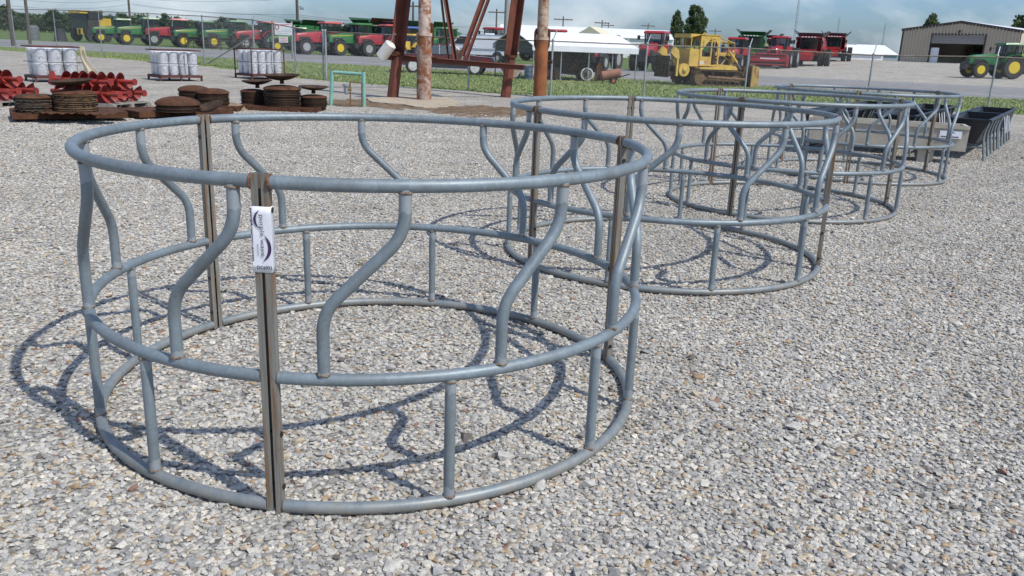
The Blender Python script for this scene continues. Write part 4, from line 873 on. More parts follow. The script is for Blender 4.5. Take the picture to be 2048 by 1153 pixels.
def tractor(kind, px, Y, rz, label, sc=1.0, grp='tractors parked across the road'):
    spec = {'green': (GREEN, YEL, True, False), 'red': (RED, SIL, False, False), 'reddual': (RED, SIL, False, True), 'blue': (BLUE, SIL, False, False), 'yellow': (CYEL, SIL, False, False)}[kind]
    if kind in _proto: o = copy_tree(_proto[kind])
    else: o = _proto[kind] = make_tractor(*spec)
    p = at(px, Y); o.location = p; o.rotation_euler = (0, 0, rz); o.scale = (sc, sc, sc); tag(o, label, 'tractor', grp); return o
def make_combine(body, rimm, dark_top, stripe=None):
    root = empty('combine_harvester')
    secs = []
    for x, z0, z1 in ((-1.2, 1.5, 3.35), (0.2, 1.35, 3.45), (3.2, 1.3, 3.35), (5.2, 1.35, 2.9), (5.9, 1.4, 2.3)): secs.append([(x, -1.45, z0), (x, -1.55, z0 + 0.6 * (z1 - z0)), (x, -1.4, z1), (x, 1.4, z1), (x, 1.55, z0 + 0.6 * (z1 - z0)), (x, 1.45, z0)])
    MB().loft(secs).build('body', body, root, 25)
    MB().prism([(-1.3, 1.45), (-3.2, 0.65), (-3.2, 1.35), (-1.3, 2.0)], -0.75, 0.75).build('feeder_house', body, root, 0)
    # cab
    bx('cab_base', (-2.55, -0.95, 1.62), (-1.21, 0.95, 1.95), body, root)
    cf = MB()
    for s_ in (1, -1):
        cf.tube([(-2.5, s_ * 0.92, 1.95), (-2.62, s_ * 0.96, 3.25)], 0.05, 6); cf.tube([(-1.25, s_ * 0.92, 1.95), (-1.25, s_ * 0.96, 3.25)], 0.05, 6)
    cf.build('cab_frame', m_dark, root, 20)
    MB().add([(-2.52, -.90, 1.96), (-2.52, .90, 1.96), (-2.62, .93, 3.24), (-2.62, -.93, 3.24)], [(0, 1, 2, 3)]).build('windscreen', m_glass, root, 0)
    for s_ in (1, -1): MB().add([(-2.5, s_ * .93, 1.96), (-1.25, s_ * .93, 1.96), (-1.25, s_ * .97, 3.24), (-2.6, s_ * .97, 3.24)], [(0, 1, 2, 3)]).build('side_window', m_glass, root, 0)
    bx('cab_roof', (-2.8, -1.08, 3.26), (-1.21, 1.08, 3.44), body, root)
    bx('cab_panel', (-1.20, -1.40, 1.7), (-1.12, 1.40, 3.3), m_dark, root)
    for k in range(5): bx('work_light', (-2.84, -0.85 + 0.36 * k, 3.30), (-2.80, -0.62 + 0.36 * k, 3.40), m_lamp, root)
    # hopper extension with opened flaps
    for (A, B, C, D_) in (((-0.8, -1.35, 3.4), (2.6, -1.35, 3.4), (2.8, -2.0, 4.1), (-1.0, -2.0, 4.1)), ((-0.8, 1.35, 3.4), (2.6, 1.35, 3.4), (2.8, 2.0, 4.1), (-1.0, 2.0, 4.1)), ((-0.8, -1.35, 3.4), (-0.8, 1.35, 3.4), (-1.15, 1.5, 3.85), (-1.15, -1.5, 3.85)), ((2.6, -1.35, 3.4), (2.6, 1.35, 3.4), (2.9, 1.5, 3.9), (2.9, -1.5, 3.9))):
        o = MB().add([A, B, C, D_], [(0, 1, 2, 3)]).build('hopper_flap', dark_top, root, 0); so = o.modifiers.new('t', 'SOLIDIFY'); so.thickness = 0.05
    tb('unloading_auger', [(0.2, 1.6, 3.2), (5.8, 1.75, 3.3)], 0.22, body, root, 12)
    for s_ in (1, -1):
        wheel('front_wheel', 1.0, 0.62, Vector((0, s_ * 1.45, 1.0)), m_black, rimm, root); wheel('front_wheel', 1.0, 0.62, Vector((0, s_ * 2.2, 1.0)), m_black, rimm, root); wheel('rear_wheel', 0.68, 0.45, Vector((4.3, s_ * 1.3, 0.68)), m_black, rimm, root, 16)
        tb('mirror_arm', [(-2.55, s_ * 0.95, 2.9), (-2.9, s_ * 1.6, 2.95)], 0.025, m_dark, root, 6); bx('mirror', (-2.95, s_ * 1.6 - 0.13, 2.5), (-2.88, s_ * 1.6 + 0.13, 2.95), m_dark, root)
        if stripe: bx('stripe', (0.2, s_ * 1.53 - 0.02, 2.35), (4.8, s_ * 1.53 + 0.02, 2.48), stripe, root)
    tb('axle', [(0, -2.2, 1.0), (0, 2.2, 1.0)], 0.18, m_dark, root, 8); tb('axle', [(4.3, -1.3, 0.68), (4.3, 1.3, 0.68)], 0.14, m_dark, root, 8); bx('underframe', (-1.0, -0.7, 0.8), (4.8, 0.7, 1.34), m_dark, root)
    return root
def combine(kind, px, Y, rz, label, sc=1.0):
    if 'c' + kind in _proto: o = copy_tree(_proto['c' + kind])
    else: o = _proto['c' + kind] = make_combine(*{'red': (RED, SIL, M('hopper_grey', (0.06, 0.065, 0.08), 0.5)), 'green': (GREEN, YEL, M('hopper_dark_green', (0.02, 0.06, 0.03), 0.5), YEL)}[kind])
    p = at(px, Y); place(o, p, rz, sc); tag(o, label, 'combine', 'combine harvesters parked across the road'); return o
F0 = R_(38)      # hood pointing left and towards the camera
tractor('green', 249, 107, F0, 'green tractor with yellow wheels, leftmost of the parked row', 0.95)
tractor('green', 304, 101, F0, 'green tractor with yellow wheels, second of the parked row, left of a red one')
tractor('red', 362, 101, F0 - 0.15, 'red tractor between two pairs of green ones, first red of the row')
tractor('green', 412, 98, F0 + 0.05, 'green tractor just right of the first red one, behind the pipe panels', 0.95)
tractor('green', 475, 98, F0, 'green tractor left of the second red one, behind the pipe panels', 1.0)
tractor('red', 537, 97, F0, 'red tractor just left of the white sign')
tractor('green', 599, 92, F0 - 0.2, 'green tractor partly hidden by the white sign', 0.82)
tractor('red', 662, 84, F0, 'red tractor behind the fence corner post, right of the sign')
tractor('green', 722, 85, F0 + 0.1, 'green tractor with a bright yellow rim, left of the tower leg')
tractor('red', 782, 86, F0, 'red tractor partly hidden by the left tower leg')
tractor('blue', 818, 95, F0, 'blue tractor seen between the tower leg and the peeling pipe', 1.0)
tractor('yellow', 826, 80, F0 + 0.3, 'yellow tractor behind the peeling pipe column', 0.72)
tractor('green', 893, 86, F0 - 0.1, 'green tractor between the peeling pipe and the white van', 0.98)
tractor('red', 988, 98, F0 + 0.2, 'dark red tractor standing behind the white van', 1.1)
tractor('red', 1108, 96, F0, 'red tractor behind the carport, right of the orange pipe', 1.1)
tractor('red', 1212, 66, F0 + 0.45, 'red tractor whose silver wheels show under the carport roof', 0.84)
tractor('red', 1308, 70, F0 + 0.5, 'red tractor between the carport and the bulldozer')
tractor('green', 1402, 92, F0, 'green tractor seen through the bulldozer cab', 1.05)
tractor('red', 1470, 84, F0 + 0.5, 'red tractor seen behind the bulldozer hood guard', 1.0)
tractor('reddual', 1557, 101, R_(63), 'large red tractor on dual wheels beside the combines', 1.12)
combine('green', 733, 104, R_(55), 'green combine behind the row, left of the tower leg', 0.98)
combine('red', 790, 104, R_(50), 'red combine behind the row at the left tower leg', 0.95)
combine('green', 855, 106, R_(55), 'green combine behind the peeling pipe column', 0.95)
combine('green', 600, 104, R_(55), 'green combine behind the white sign', 0.86)
combine('green', 1500, 112, R_(70), 'green combine behind the bulldozer blade', 1.05)
combine('red', 1615, 107, R_(66), 'red combine with raised hopper flaps, left of the facing pair', 1.0)
combine('red', 1664, 125, R_(68), 'red combine with raised hopper flaps, right of the facing pair', 1.0)
combine('red', 1530, 124, R_(66), 'red combine behind the large dual wheeled tractor', 0.95)
tractor('green', 2008, 78, R_(4), 'large green tractor with yellow wheels in front of the tan shop', 1.0)
tractor('green', 2062, 92, R_(20), 'green tractor at the right picture edge behind the large one', 1.05)
tractor('green', 1952, 150, R_(50), 'green tractor parked in the dark inside the tan shop', 1.0)

# mower head in front of the dual wheeled tractor
def mower():
    p = at(1527, 95); root = empty('mower_head', p, R_(-8), 'red mower conditioner head in front of the dual wheeled tractor', 'mower')
    bx('deck', (-2.2, -0.8, 0.75), (2.2, 0.8, 1.35), RED, root); bx('cutter_bar', (-2.3, -1.0, 0.12), (2.3, -0.75, 0.3), m_dark, root)
    MB().prism([(-1.0, 0.3), (-0.8, 1.4), (0.3, 1.5), (0.7, 0.4)], -2.42, -2.22, ax='x').build('end_shield', RED, root, 0); MB().prism([(-1.0, 0.3), (-0.8, 1.4), (0.3, 1.5), (0.7, 0.4)], 2.22, 2.42, ax='x').build('end_shield', RED, root, 0)
    for z in (0.45, 0.95, 1.55): tb('tube', [(-2.2, -0.95, z), (2.2, -0.95, z)], 0.06, RED, root, 8)
    bx('curtain', (-2.15, -0.86, 0.35), (2.15, -0.82, 0.74), m_dark, root); bx('decal', (-0.6, -0.815, 0.98), (1.4, -0.805, 1.16), m_white, root); bx('skid', (-1.6, -0.5, 0.0), (-1.3, 0.6, 0.13), m_dark, root); bx('skid', (1.3, -0.5, 0.0), (1.6, 0.6, 0.13), m_dark, root)
mower()

# ------------------------------------------------------------------ bulldozer
def bulldozer():
    Yb = 43.0; p = at(1322, Yb); th = R_(25)
    root = empty('bulldozer', (p.x + 0.98, Yb, 0), th, 'old yellow crawler bulldozer with open cab, behind the chain link fence', 'bulldozer')
    k = 0.86; root.scale = (k, k, k)
    DY = M('dozer_yellow', (0.55, 0.36, 0.07), 0.55, 0, 0.18, 2.5, rust=0.34, rs_=2.6, dirt=0.5); DB = m_rust; BR = M('track_brown', (0.13, 0.075, 0.04), 0.85, 0, 0.35, 4, dirt=0.3)
    # local: x forward, y left (away from viewer), near side is y<0
    for s_ in (-1, 1):
        yc = s_ * 0.95; hw = 0.26
        path = []
        for j in range(13): a = R_(90 + 180 * j / 12); path.append((0.55 + 0.45 * math.cos(a), 0.46 + 0.42 * math.sin(a)))
        for j in range(13): a = R_(-90 + 180 * j / 12); path.append((3.15 + 0.40 * math.cos(a), 0.44 + 0.40 * math.sin(a)))
        tr = MB(); n = len(path); vs_ = [(x, yc - hw * 0.5, z) for x, z in path] + [(x, yc + hw * 0.5, z) for x, z in path] + [(1.85 + (x - 1.85) * 0.955, yc - hw * 0.5, 0.45 + (z - 0.45) * 0.82) for x, z in path] + [(1.85 + (x - 1.85) * 0.955, yc + hw * 0.5, 0.45 + (z - 0.45) * 0.82) for x, z in path]
        fs = []
        for j in range(n):
            q = (j + 1) % n; fs += [(j, q, n + q, n + j), (2 * n + j, 3 * n + j, 3 * n + q, 2 * n + q), (j, 2 * n + j, 2 * n + q, q), (n + j, n + q, 3 * n + q, 3 * n + j)]
        tr.add(vs_, fs); t_ = tr.build('track', BR, root, 20)
        per = [Vector((path[j][0], 0, path[j][1])) for j in range(n)]; per.append(per[0]); L = sum((per[j + 1] - per[j]).length for j in range(n)); m = 38; d = 0; seg = 0; acc = 0
        for q in range(m):
            tgt = L * q / m
            while acc + (per[seg + 1] - per[seg]).length < tgt: acc += (per[seg + 1] - per[seg]).length; seg += 1
            dv_ = (per[seg + 1] - per[seg]).normalized(); c = per[seg] + dv_ * (tgt - acc); ang = math.atan2(dv_.z, dv_.x)
            Mx = Matrix.Translation((c.x, yc, c.z)) @ Matrix.Rotation(-ang, 4, 'Y')
            sh = MB().box((-0.09, -hw, -0.015), (0.09, hw, 0.02), Mx); sh.box((-0.015, -hw * 0.98, -0.06), (0.015, hw * 0.98, -0.014), Mx) ; sh.build('track_shoe', BR, t_, 0)
        bx('track_frame', (0.55, yc - 0.11, 0.24), (3.2, yc + 0.11, 0.50), BR, root)
        for x, r in ((0.55, 0.33), (3.15, 0.31)): MB().lathe([(r, -0.1), (r, 0.1), (r * 0.55, 0.14), (0.0, 0.14)], 20, Matrix.Translation((x, yc, 0.45)) @ Matrix.Rotation(PI / 2 * -s_ * -1, 4, 'X')).build('sprocket' if x < 1 else 'idler', BR, root, 30)
        for x in (1.0, 1.4, 1.8, 2.2, 2.65): tb('roller', [(x, yc - 0.13, 0.2), (x, yc + 0.13, 0.2)], 0.11, BR, root, 12)
        for x in (1.4, 2.4): tb('carrier_roller', [(x, yc - 0.13, 0.72), (x, yc + 0.13, 0.72)], 0.07, BR, root, 10)
        MB().prism([(0.35, 0.93), (0.35, 1.02), (1.5, 1.06), (1.75, 1.22), (2.85, 1.15), (3.0, 0.95), (2.9, 0.92)], yc - 0.3, yc + 0.25).build('track_guard', DY, root, 0)
        MB().tube([(0.9, yc * 1.34, 0.50), (3.6, yc * 1.36, 0.40)], 0.09, 8).build('push_arm', BR, root, 20)
        tb('lift_cylinder', [(2.75, s_ * 0.62, 1.95), (3.35, s_ * 0.66, 1.35)], 0.075, DY, root, 10); tb('cylinder_rod', [(3.35, s_ * 0.66, 1.35), (3.72, s_ * 0.68, 0.95)], 0.035, m_galv, root, 8)
    bx('main_frame', (0.2, -0.66, 0.55), (3.1, 0.66, 1.05), DB, root)
    # hood and engine
    MB().prism([(1.9, 1.70), (1.9, 1.90), (3.25, 1.85), (3.28, 1.70)], -0.48, 0.48).build('hood', DY, root, 0)
    MB().prism([(3.0, 1.05), (3.25, 1.05), (3.3, 1.86), (3.05, 1.86)], -0.52, 0.52).build('radiator_guard', DY, root, 0)
    bx('engine', (1.95, -0.32, 1.0), (3.0, 0.32, 1.69), m_dark, root)
    for a_, b_, c_ in (((2.0, 1.55), (2.4, 1.75), (2.95, 1.45)), ((2.0, 1.35), (2.35, 1.1), (2.7, 1.5))): tb('hose', fillet([(a_[0], -0.40, a_[1]), (b_[0], -0.44, b_[1]), (c_[0], -0.40, c_[1])], 0.2, 6), 0.03, DY, root, 8)
    tb('exhaust_stack', [(2.35, 0.1, 1.85), (2.35, 0.1, 2.45)], 0.06, m_rust, root, 10); tb('air_cleaner', [(2.65, -0.15, 1.85), (2.65, -0.15, 2.3)], 0.11, m_dark, root, 12)
    # cab: plates with openings
    zc0, zc1 = 1.10, 2.78; x0, x1 = 0.55, 1.88
    for s_ in (-1, 1):
        y = s_ * 0.80
        bx('cab_lower_panel', (x0, y - 0.02, zc0), (1.28, y + 0.02, 1.62), DY, root)
        bx('cab_sill', (1.281, y - 0.02, zc0), (x1, y + 0.02, 1.18), DY, root)
        bx('cab_post', (x0, y - 0.025, 1.621), (x0 + 0.14, y + 0.025, zc1), DY, root); bx('cab_post', (1.28, y - 0.03, 1.181), (1.36, y + 0.03, 2.64), DY, root); bx('cab_post', (x1 - 0.09, y - 0.028, 1.181), (x1, y + 0.028, zc1), DY, root)
        MB().prism([(x0 + 0.14, 2.64), (x0 + 0.14, 2.02), (x0 + 0.20, 2.02), (x0 + 0.60, 2.52), (1.27, 2.60), (1.27, 2.64)], y - 0.018, y + 0.018).build('corner_plate', DY, root, 0)
        MB().prism([(1.37, 2.64), (1.37, 2.60), (1.55, 2.60), (x1 - 0.09, 2.25), (x1 - 0.09, 2.64)], y - 0.018, y + 0.018).build('corner_plate', DY, root, 0)
        bx('cab_header', (x0 + 0.141, y - 0.024, 2.641), (x1 - 0.091, y + 0.024, zc1), DY, root)
        # brush guard bars running down to the hood
        tb('guard_bar', [(x1, y, 2.70), (3.15, s_ * 0.55, 2.42), (3.2, s_ * 0.55, 1.85)], 0.035, DY, root, 8); tb('guard_bar', [(x1, y * 0.97, 2.52), (2.6, s_ * 0.62, 2.46), (2.8, s_ * 0.56, 1.86)], 0.03, DY, root, 8)
    tb('guard_bar', [(3.15, -0.55, 2.42), (3.15, 0.55, 2.42)], 0.035, DY, root, 8)
    bx('cab_roof', (x0 - 0.05, -0.86, zc1 + 0.002), (x1 + 0.05, 0.86, zc1 + 0.06), DY, root); MB().prism([(x0 - 0.75, 2.62), (x0 - 0.051, 2.78), (x0 - 0.051, 2.84), (x0 - 0.7, 2.84)], -0.80, 0.80).build('rear_visor', DY, root, 0)
    tb('lifting_eye', [(0.75, -0.7, 2.85), (0.82, -0.7, 2.93), (0.89, -0.7, 2.85)], 0.03, DY, root, 6)
    # rear tank and rear screen frame
    bx('fuel_tank', (-0.12, -0.78, 1.06), (0.53, 0.78, 2.02), DY, root)
    for y in (-0.78, -0.26, 0.26, 0.76): bx('rear_post', (-0.10, y - 0.02, 2.021), (-0.05, y + 0.02, 2.66), DY, root)
    MB().add([(-0.06, -0.75, 2.03), (-0.06, 0.75, 2.03), (-0.06, 0.75, 2.62), (-0.06, -0.75, 2.62)], [(0, 1, 2, 3)]).build('rear_window', glassmat('dusty_glass', (0.06, 0.07, 0.05), 0.5), root, 0)
    bx('seat', (0.75, -0.3, 1.2), (1.25, 0.3, 1.95), m_dark, root); bx('dash', (1.65, -0.5, 1.2), (1.86, 0.5, 1.85), DB, root)
    bx('decal', (0.62, -0.826, 1.20), (0.84, -0.8205, 1.36), m_white, root); text_part('decal_letters', 'CAT', 0.11, m_ink2, root, Matrix(((1, 0, 0, 0.635), (0, 0, -1, -0.829), (0, 1, 0, 1.235), (0, 0, 0, 1))), 0.002, 0.19)
    bx('decal', (0.92, -0.826, 1.17), (1.06, -0.8205, 1.38), M('decal_red', (0.35, 0.05, 0.05), 0.5, 0, 0.2, 20, col2=(0.6, 0.5, 0.5)), root)
    # winch / ripper at the rear
    bx('winch_frame', (-0.62, -0.55, 0.45), (-0.14, 0.55, 1.05), m_rust2, root)
    MB().lathe([(0.0, -0.12), (0.34, -0.10), (0.36, 0.0), (0.36, 0.16), (0, 0.18)], 24, Matrix.Translation((-0.42, -0.66, 0.85)) @ Matrix.Rotation(PI / 2, 4, 'X')).build('winch_housing', DY, root, 40)
    MB().lathe([(0.0, 0.0), (0.15, 0.0), (0.13, 0.08), (0.05, 0.12), (0, 0.12)], 20, Matrix.Translation((-0.42, -0.835, 0.85)) @ Matrix.Rotation(PI / 2, 4, 'X')).build('winch_hub', DY, root, 40)
    bx('mast', (-0.92, -0.75, 0.5), (-0.80, -0.63, 1.5), DY, root); bx('mast', (-0.92, 0.55, 0.5), (-0.80, 0.67, 1.5), DY, root); MB().prism([(-1.35, 1.75), (-1.1, 2.1), (-0.85, 1.95), (-0.72, 1.5), (-0.95, 1.45)], -0.72, -0.52).build('arch_arm', DY, root, 0); MB().prism([(-1.35, 1.75), (-1.1, 2.1), (-0.85, 1.95), (-0.72, 1.5), (-0.95, 1.45)], 0.45, 0.65).build('arch_arm', DY, root, 0)
    bx('rear_plate', (-1.42, -0.70, 0.42), (-1.36, 0.70, 1.6), m_rust2, root); tb('fairlead', [(-1.0, -0.6, 1.35), (-1.0, 0.6, 1.35)], 0.09, DY, root, 10); bx('drawbar', (-1.36, -0.2, 0.5), (-0.6, 0.2, 0.7), m_rust2, root)
    # blade (curved)
    mb = MB(); prof = []
    for j in range(9): a = R_(-48 + 96 * j / 8); prof.append((4.42 - 0.62 * math.cos(a) + 0.0, 0.62 + 0.75 * math.sin(a)))
    vs_ = [(x, y, z) for y in (-1.62, 1.62) for x, z in prof] + [(x - 0.05, y, z) for y in (-1.62, 1.62) for x, z in prof]; n = 9
    fs = [(j, j + 1, n + j + 1, n + j) for j in range(n - 1)] + [(2 * n + j, 3 * n + j, 3 * n + j + 1, 2 * n + j + 1) for j in range(n - 1)] + [(0, n, 3 * n, 2 * n), (n - 1, 3 * n - 1, 4 * n - 1, 2 * n - 1)] + [(j, 2 * n + j, 2 * n + j + 1, j + 1) for j in range(n - 1)] + [(n + j, n + j + 1, 3 * n + j + 1, 3 * n + j) for j in range(n - 1)]
    mb.add(vs_, fs); mb.build('blade', DB, root, 40)
    for y in (-1.66, 1.66): MB().prism([(3.70, 0.02), (4.15, 0.02), (4.25, 0.4), (4.2, 1.15), (3.72, 1.2)], y - 0.04, y + 0.04).build('blade_end_plate', M('worn_yellow', (0.40, 0.26, 0.08), 0.6, 0, 0.2, 3, rust=0.55, rs_=2.5), root, 0)
    for y in (-1.0, -0.3, 0.4, 1.1): bx('blade_rib', (3.62, y - 0.03, 0.15), (3.78, y + 0.03, 1.1), DB, root)
    bx('cutting_edge', (3.95, -1.6, 0.0), (4.02, 1.6, 0.12), m_rust2, root)
bulldozer()

# ------------------------------------------------------------------ van and car
def van():
    p = G(1008, 125.5); root = empty('van', (p.x - 2.4, 80.5, 0), R_(-14), 'long white van seen from behind its corner, left of the carport', 'van')
    # local x: -x forward; near side y<0
    W = 1.0; prof = [(-2.85, 0.55), (-2.9, 0.95), (-2.75, 1.18), (-2.05, 1.35), (-1.35, 2.05), (-1.1, 2.14), (2.75, 2.16), (2.88, 2.0), (2.92, 0.55)]
    mb = MB(); mb.loft([[(x, s_ * W * k, z) for x, z in prof] for s_, k in ((-1, 0.96), (-1, 1.0), (1, 1.0), (1, 0.96))]); 
    # the 0.96 sections are pushed to form a tumblehome on the roof only
    mb.build('body', WHT, root, 25)
    gl = glassmat('vehicle_glass', (0.02, 0.025, 0.03), 0.85)
    for s_ in (-1, 1):
        MB().prism([(-1.85, 1.36), (-1.32, 1.95), (-0.75, 1.95), (-0.75, 1.36)], s_ * (W + 0.004) - 0.003, s_ * (W + 0.004) + 0.003).build('door_window', gl, root, 0)
        bx('side_moulding', (-2.6, s_ * W - 0.012, 0.98), (2.8, s_ * W + 0.014, 1.04), m_galv, root); bx('door_seam', (-0.68, s_ * W - 0.004, 0.62), (-0.665, s_ * W + 0.005, 1.98), m_dark, root); bx('door_handle', (-0.95, s_ * W - 0.02, 1.2), (-0.80, s_ * W + 0.03, 1.25), m_dark, root)
        for x in (-1.85, 1.85):
            wheel('wheel', 0.36, 0.24, Vector((x, s_ * 0.955, 0.36)), m_black, SIL, root, 0 or 12); MB().lathe([(0.44, -0.02), (0.44, 0.02), (0, 0.02)], 24, Matrix.Translation((x, s_ * (W - 0.01), 0.42)) @ Matrix.Rotation(PI / 2, 4, 'X')).build('wheel_arch', m_dark, root, 30)
        bx('tail_lamp', (2.885, s_ * 0.86 - 0.09, 1.05), (2.93, s_ * 0.86 + 0.09, 1.45), M('tail_red', (0.30, 0.02, 0.02), 0.3), root); bx('rear_window', (2.86, s_ * 0.42 - 0.28, 1.35), (2.925, s_ * 0.42 + 0.28, 1.85), gl, root)
    MB().add([(-2.02, -0.85, 1.375), (-2.02, 0.85, 1.375), (-1.38, 0.82, 2.04), (-1.38, -0.82, 2.04)], [(0, 1, 2, 3)]).build('windscreen', gl, root, 0).location.x = -0.012
    bx('rear_bumper', (2.90, -0.98, 0.45), (3.05, 0.98, 0.62), m_galv, root); bx('front_bumper', (-3.02, -0.98, 0.42), (-2.86, 0.98, 0.62), m_galv, root); bx('licence_plate', (2.925, -0.16, 0.75), (2.935, 0.16, 0.92), m_tag, root); root.scale = (1.14, 1.14, 1.12); bx('roof_vent', (0.6, -0.35, 2.161), (1.2, 0.35, 2.26), WHT, root)
van()
def car():
    p = G(892, 150); Yc = 46.3; p = at(892, Yc); root = empty('sedan', p, R_(-3), 'maroon old long sedan behind the tower beam, whitewall wheels', 'car')
    MAR = M('maroon_paint', (0.14, 0.018, 0.025), 0.35, 0, 0.12, 2, dirt=0.3, coat=0.2); gl = glassmat('car_glass', (0.10, 0.13, 0.15), 0.75); W = 0.9; CH = M('chrome', (0.6, 0.6, 0.6), 0.25, 0.8)
    prof = [(-2.62, 0.35), (-2.68, 0.62), (-2.55, 0.86), (-1.1, 0.92), (1.05, 0.92), (2.50, 0.84), (2.60, 0.65), (2.55, 0.35)]
    MB().loft([[(x, y, z) for x, z in prof] for y in (-W * 0.97, -W, W, W * 0.97)]).build('body', MAR, root, 25)
    roof = [(-1.45, 0.92), (-0.95, 1.36), (0.25, 1.38), (0.95, 0.92)]
    cab = MB()
    cab.prism([(-0.98, 1.33), (-0.90, 1.40), (0.20, 1.42), (0.30, 1.33)], -0.70, 0.70)
    cab.build('roof', MAR, root, 20)
    for s_ in (-1, 1):
        pil = MB()
        for x0, x1 in ((-1.45, -0.95), (-0.25, -0.27), (0.95, 0.27)): pil.tube([(x0, s_ * 0.85, 0.91), (x1, s_ * 0.69, 1.36)], 0.035, 6)
        pil.build('pillars', CH, root, 20)
        for xa, xb, xc, xd in ((-1.38, -0.29, -0.31, -0.93), (-0.21, 0.88, 0.24, -0.23)): MB().add([(xa, s_ * 0.845, 0.93), (xb, s_ * 0.845, 0.93), (xc, s_ * 0.70, 1.34), (xd, s_ * 0.70, 1.34)], [(0, 1, 2, 3)]).build('side_window', gl, root, 0)
        bx('chrome_strip', (-2.6, s_ * W - 0.012, 0.55), (2.5, s_ * W + 0.014, 0.60), CH, root); bx('lower_panel', (-1.3, s_ * W - 0.01, 0.28), (1.2, s_ * W + 0.006, 0.50), m_dark, root)
        for x in (-1.6, 1.62):
            wl = wheel('wheel', 0.335, 0.21, Vector((x, s_ * 0.835, 0.335)), m_black, M('white_wall', (0.62, 0.61, 0.58), 0.4), root, 12, 0.72); MB().lathe([(0.41, -0.02), (0.41, 0.012), (0, 0.012)], 24, Matrix.Translation((x, s_ * (W - 0.008), 0.37)) @ Matrix.Rotation(PI / 2, 4, 'X')).build('wheel_arch', m_dark, root, 30)
    MB().add([(1.0, -0.80, 0.93), (1.0, 0.80, 0.93), (0.30, 0.66, 1.36), (0.30, -0.66, 1.36)], [(0, 1, 2, 3)]).build('windscreen', gl, root, 0); MB().add([(-1.5, -0.80, 0.93), (-1.5, 0.80, 0.93), (-1.0, 0.66, 1.35), (-1.0, -0.66, 1.35)], [(0, 1, 2, 3)]).build('rear_window', gl, root, 0)
    bx('bumper', (2.56, -0.92, 0.38), (2.76, 0.92, 0.56), m_dark, root); bx('bumper', (-2.80, -0.92, 0.38), (-2.64, 0.92, 0.56), CH, root)
    for s_ in (-1, 1): bx('lamp', (2.58, s_ * 0.62 - 0.16, 0.62), (2.63, s_ * 0.62 + 0.16, 0.76), m_lamp, root)
    root.scale = (1.02, 1.0, 1.08)
car()

# ------------------------------------------------------------------ carport and what stands beneath it
def carport():
    n0, n1 = G(1065, 159.5), G(1261, 166.5); f0 = G(990, 151)
    d = (n1 - n0).normalized(); L = (n1 - n0).length; e = (f0 - n0); Wd = e.length; e.normalize()
    root = empty('carport', n0, 0, 'metal carport with long white ribbed roof and dark green gable end', 'carport'); O = n0
    ze = P(1065, 94, n0.y).z; zr = P(1028, 64, (n0.y + f0.y) / 2).z + 0.02; rise = zr - ze
    nearpts = [0.0, 0.28, 0.56, 0.80, 1.04]
    for t in nearpts: tb('post', [d * (t * L), d * (t * L) + Vector((0, 0, ze))], 0.03, m_galv, root, 8)
    for t in (0.0, 0.5, 1.0): tb('post', [e * Wd + d * (t * L), e * Wd + d * (t * L) + Vector((0, 0, ze))], 0.03, m_galv if t else M('green_post', (0.03, 0.06, 0.04), 0.5), root, 8)
    # roof panels: each horizontal sheet is a piece, stepping from eave to ridge on both slopes
    m_roof = M('white_roof_sheet', (0.80, 0.81, 0.82), 0.4, 0, 0.04, 1.5)
    prof = [(-0.12, ze - 0.22), (-0.12, ze + 0.02), (-0.02, ze + 0.12)]
    prof = [(-0.13, ze - 0.17), (-0.12, ze + 0.06)] + [(Wd * 0.5 * t - 0.06 * (1 - t), ze + 0.06 + (rise - 0.06) * (1 - (1 - t) ** 1.35)) for t in (0.2, 0.4, 0.6, 0.8, 1.0)]
    full = prof + [(Wd - y, z) for y, z in prof[-2::-1]]
    X0, X1 = -0.12, L * 1.045
    for (ya, za), (yb, zb) in zip(full[:-1], full[1:]):
        vs_ = []; nn = 24
        mbp = MB(); nrm = Vector((0, 0, 1))
        for k in range(nn + 1):
            x = X0 + (X1 - X0) * k / nn
            for (y, z, o_) in ((ya, za, 0.0), (yb, zb, 0.0), (yb, zb, 0.03), (ya, za, 0.035)): vs_.append(d * x + e * y + Vector((0, 0, z + o_ if zb != za or True else z)))
        fs = [(k * 4 + j, k * 4 + (j + 1) % 4, (k + 1) * 4 + (j + 1) % 4, (k + 1) * 4 + j) for k in range(nn) for j in range(4)] + [(0, 1, 2, 3), tuple(nn * 4 + j for j in range(4))]
        mbp.add(vs_, fs); mbp.build('roof_sheet', m_roof, root, 0)
    m_gg = M('dark_green_sheet', (0.025, 0.045, 0.032), 0.55)
    pts = [(y, z - 0.005) for y, z in full]; pts = [(0.0, ze - 0.02)] + pts[2:-2] + [(Wd, ze - 0.02)]
    vs_ = [e * y + d * -0.03 + Vector((0, 0, z)) for y, z in pts] + [e * y + d * 0.0 + Vector((0, 0, z)) for y, z in pts]; n = len(pts)
    MB().add(vs_, [tuple(range(n)), tuple(range(2 * n - 1, n - 1, -1))] + [(i, i + n, (i + 1) % n + n, (i + 1) % n) for i in range(n)]).build('gable_sheet', m_gg, root, 0)
    vs_ = [e * y + d * -0.028 + Vector((0, 0, z)) for y, z in ((0, ze - 0.03), (Wd, ze - 0.03), (Wd, ze - 0.28), (0, ze - 0.28))] + [e * y + d * 0.0 + Vector((0, 0, z)) for y, z in ((0, ze - 0.03), (Wd, ze - 0.03), (Wd, ze - 0.28), (0, ze - 0.28))]
    MB().add(vs_, [(0, 1, 2, 3), (7, 6, 5, 4), (0, 4, 5, 1), (1, 5, 6, 2), (2, 6, 7, 3), (3, 7, 4, 0)]).build('gable_fascia', m_gg, root, 0)
    return O, d, e, L, Wd
cp = carport()
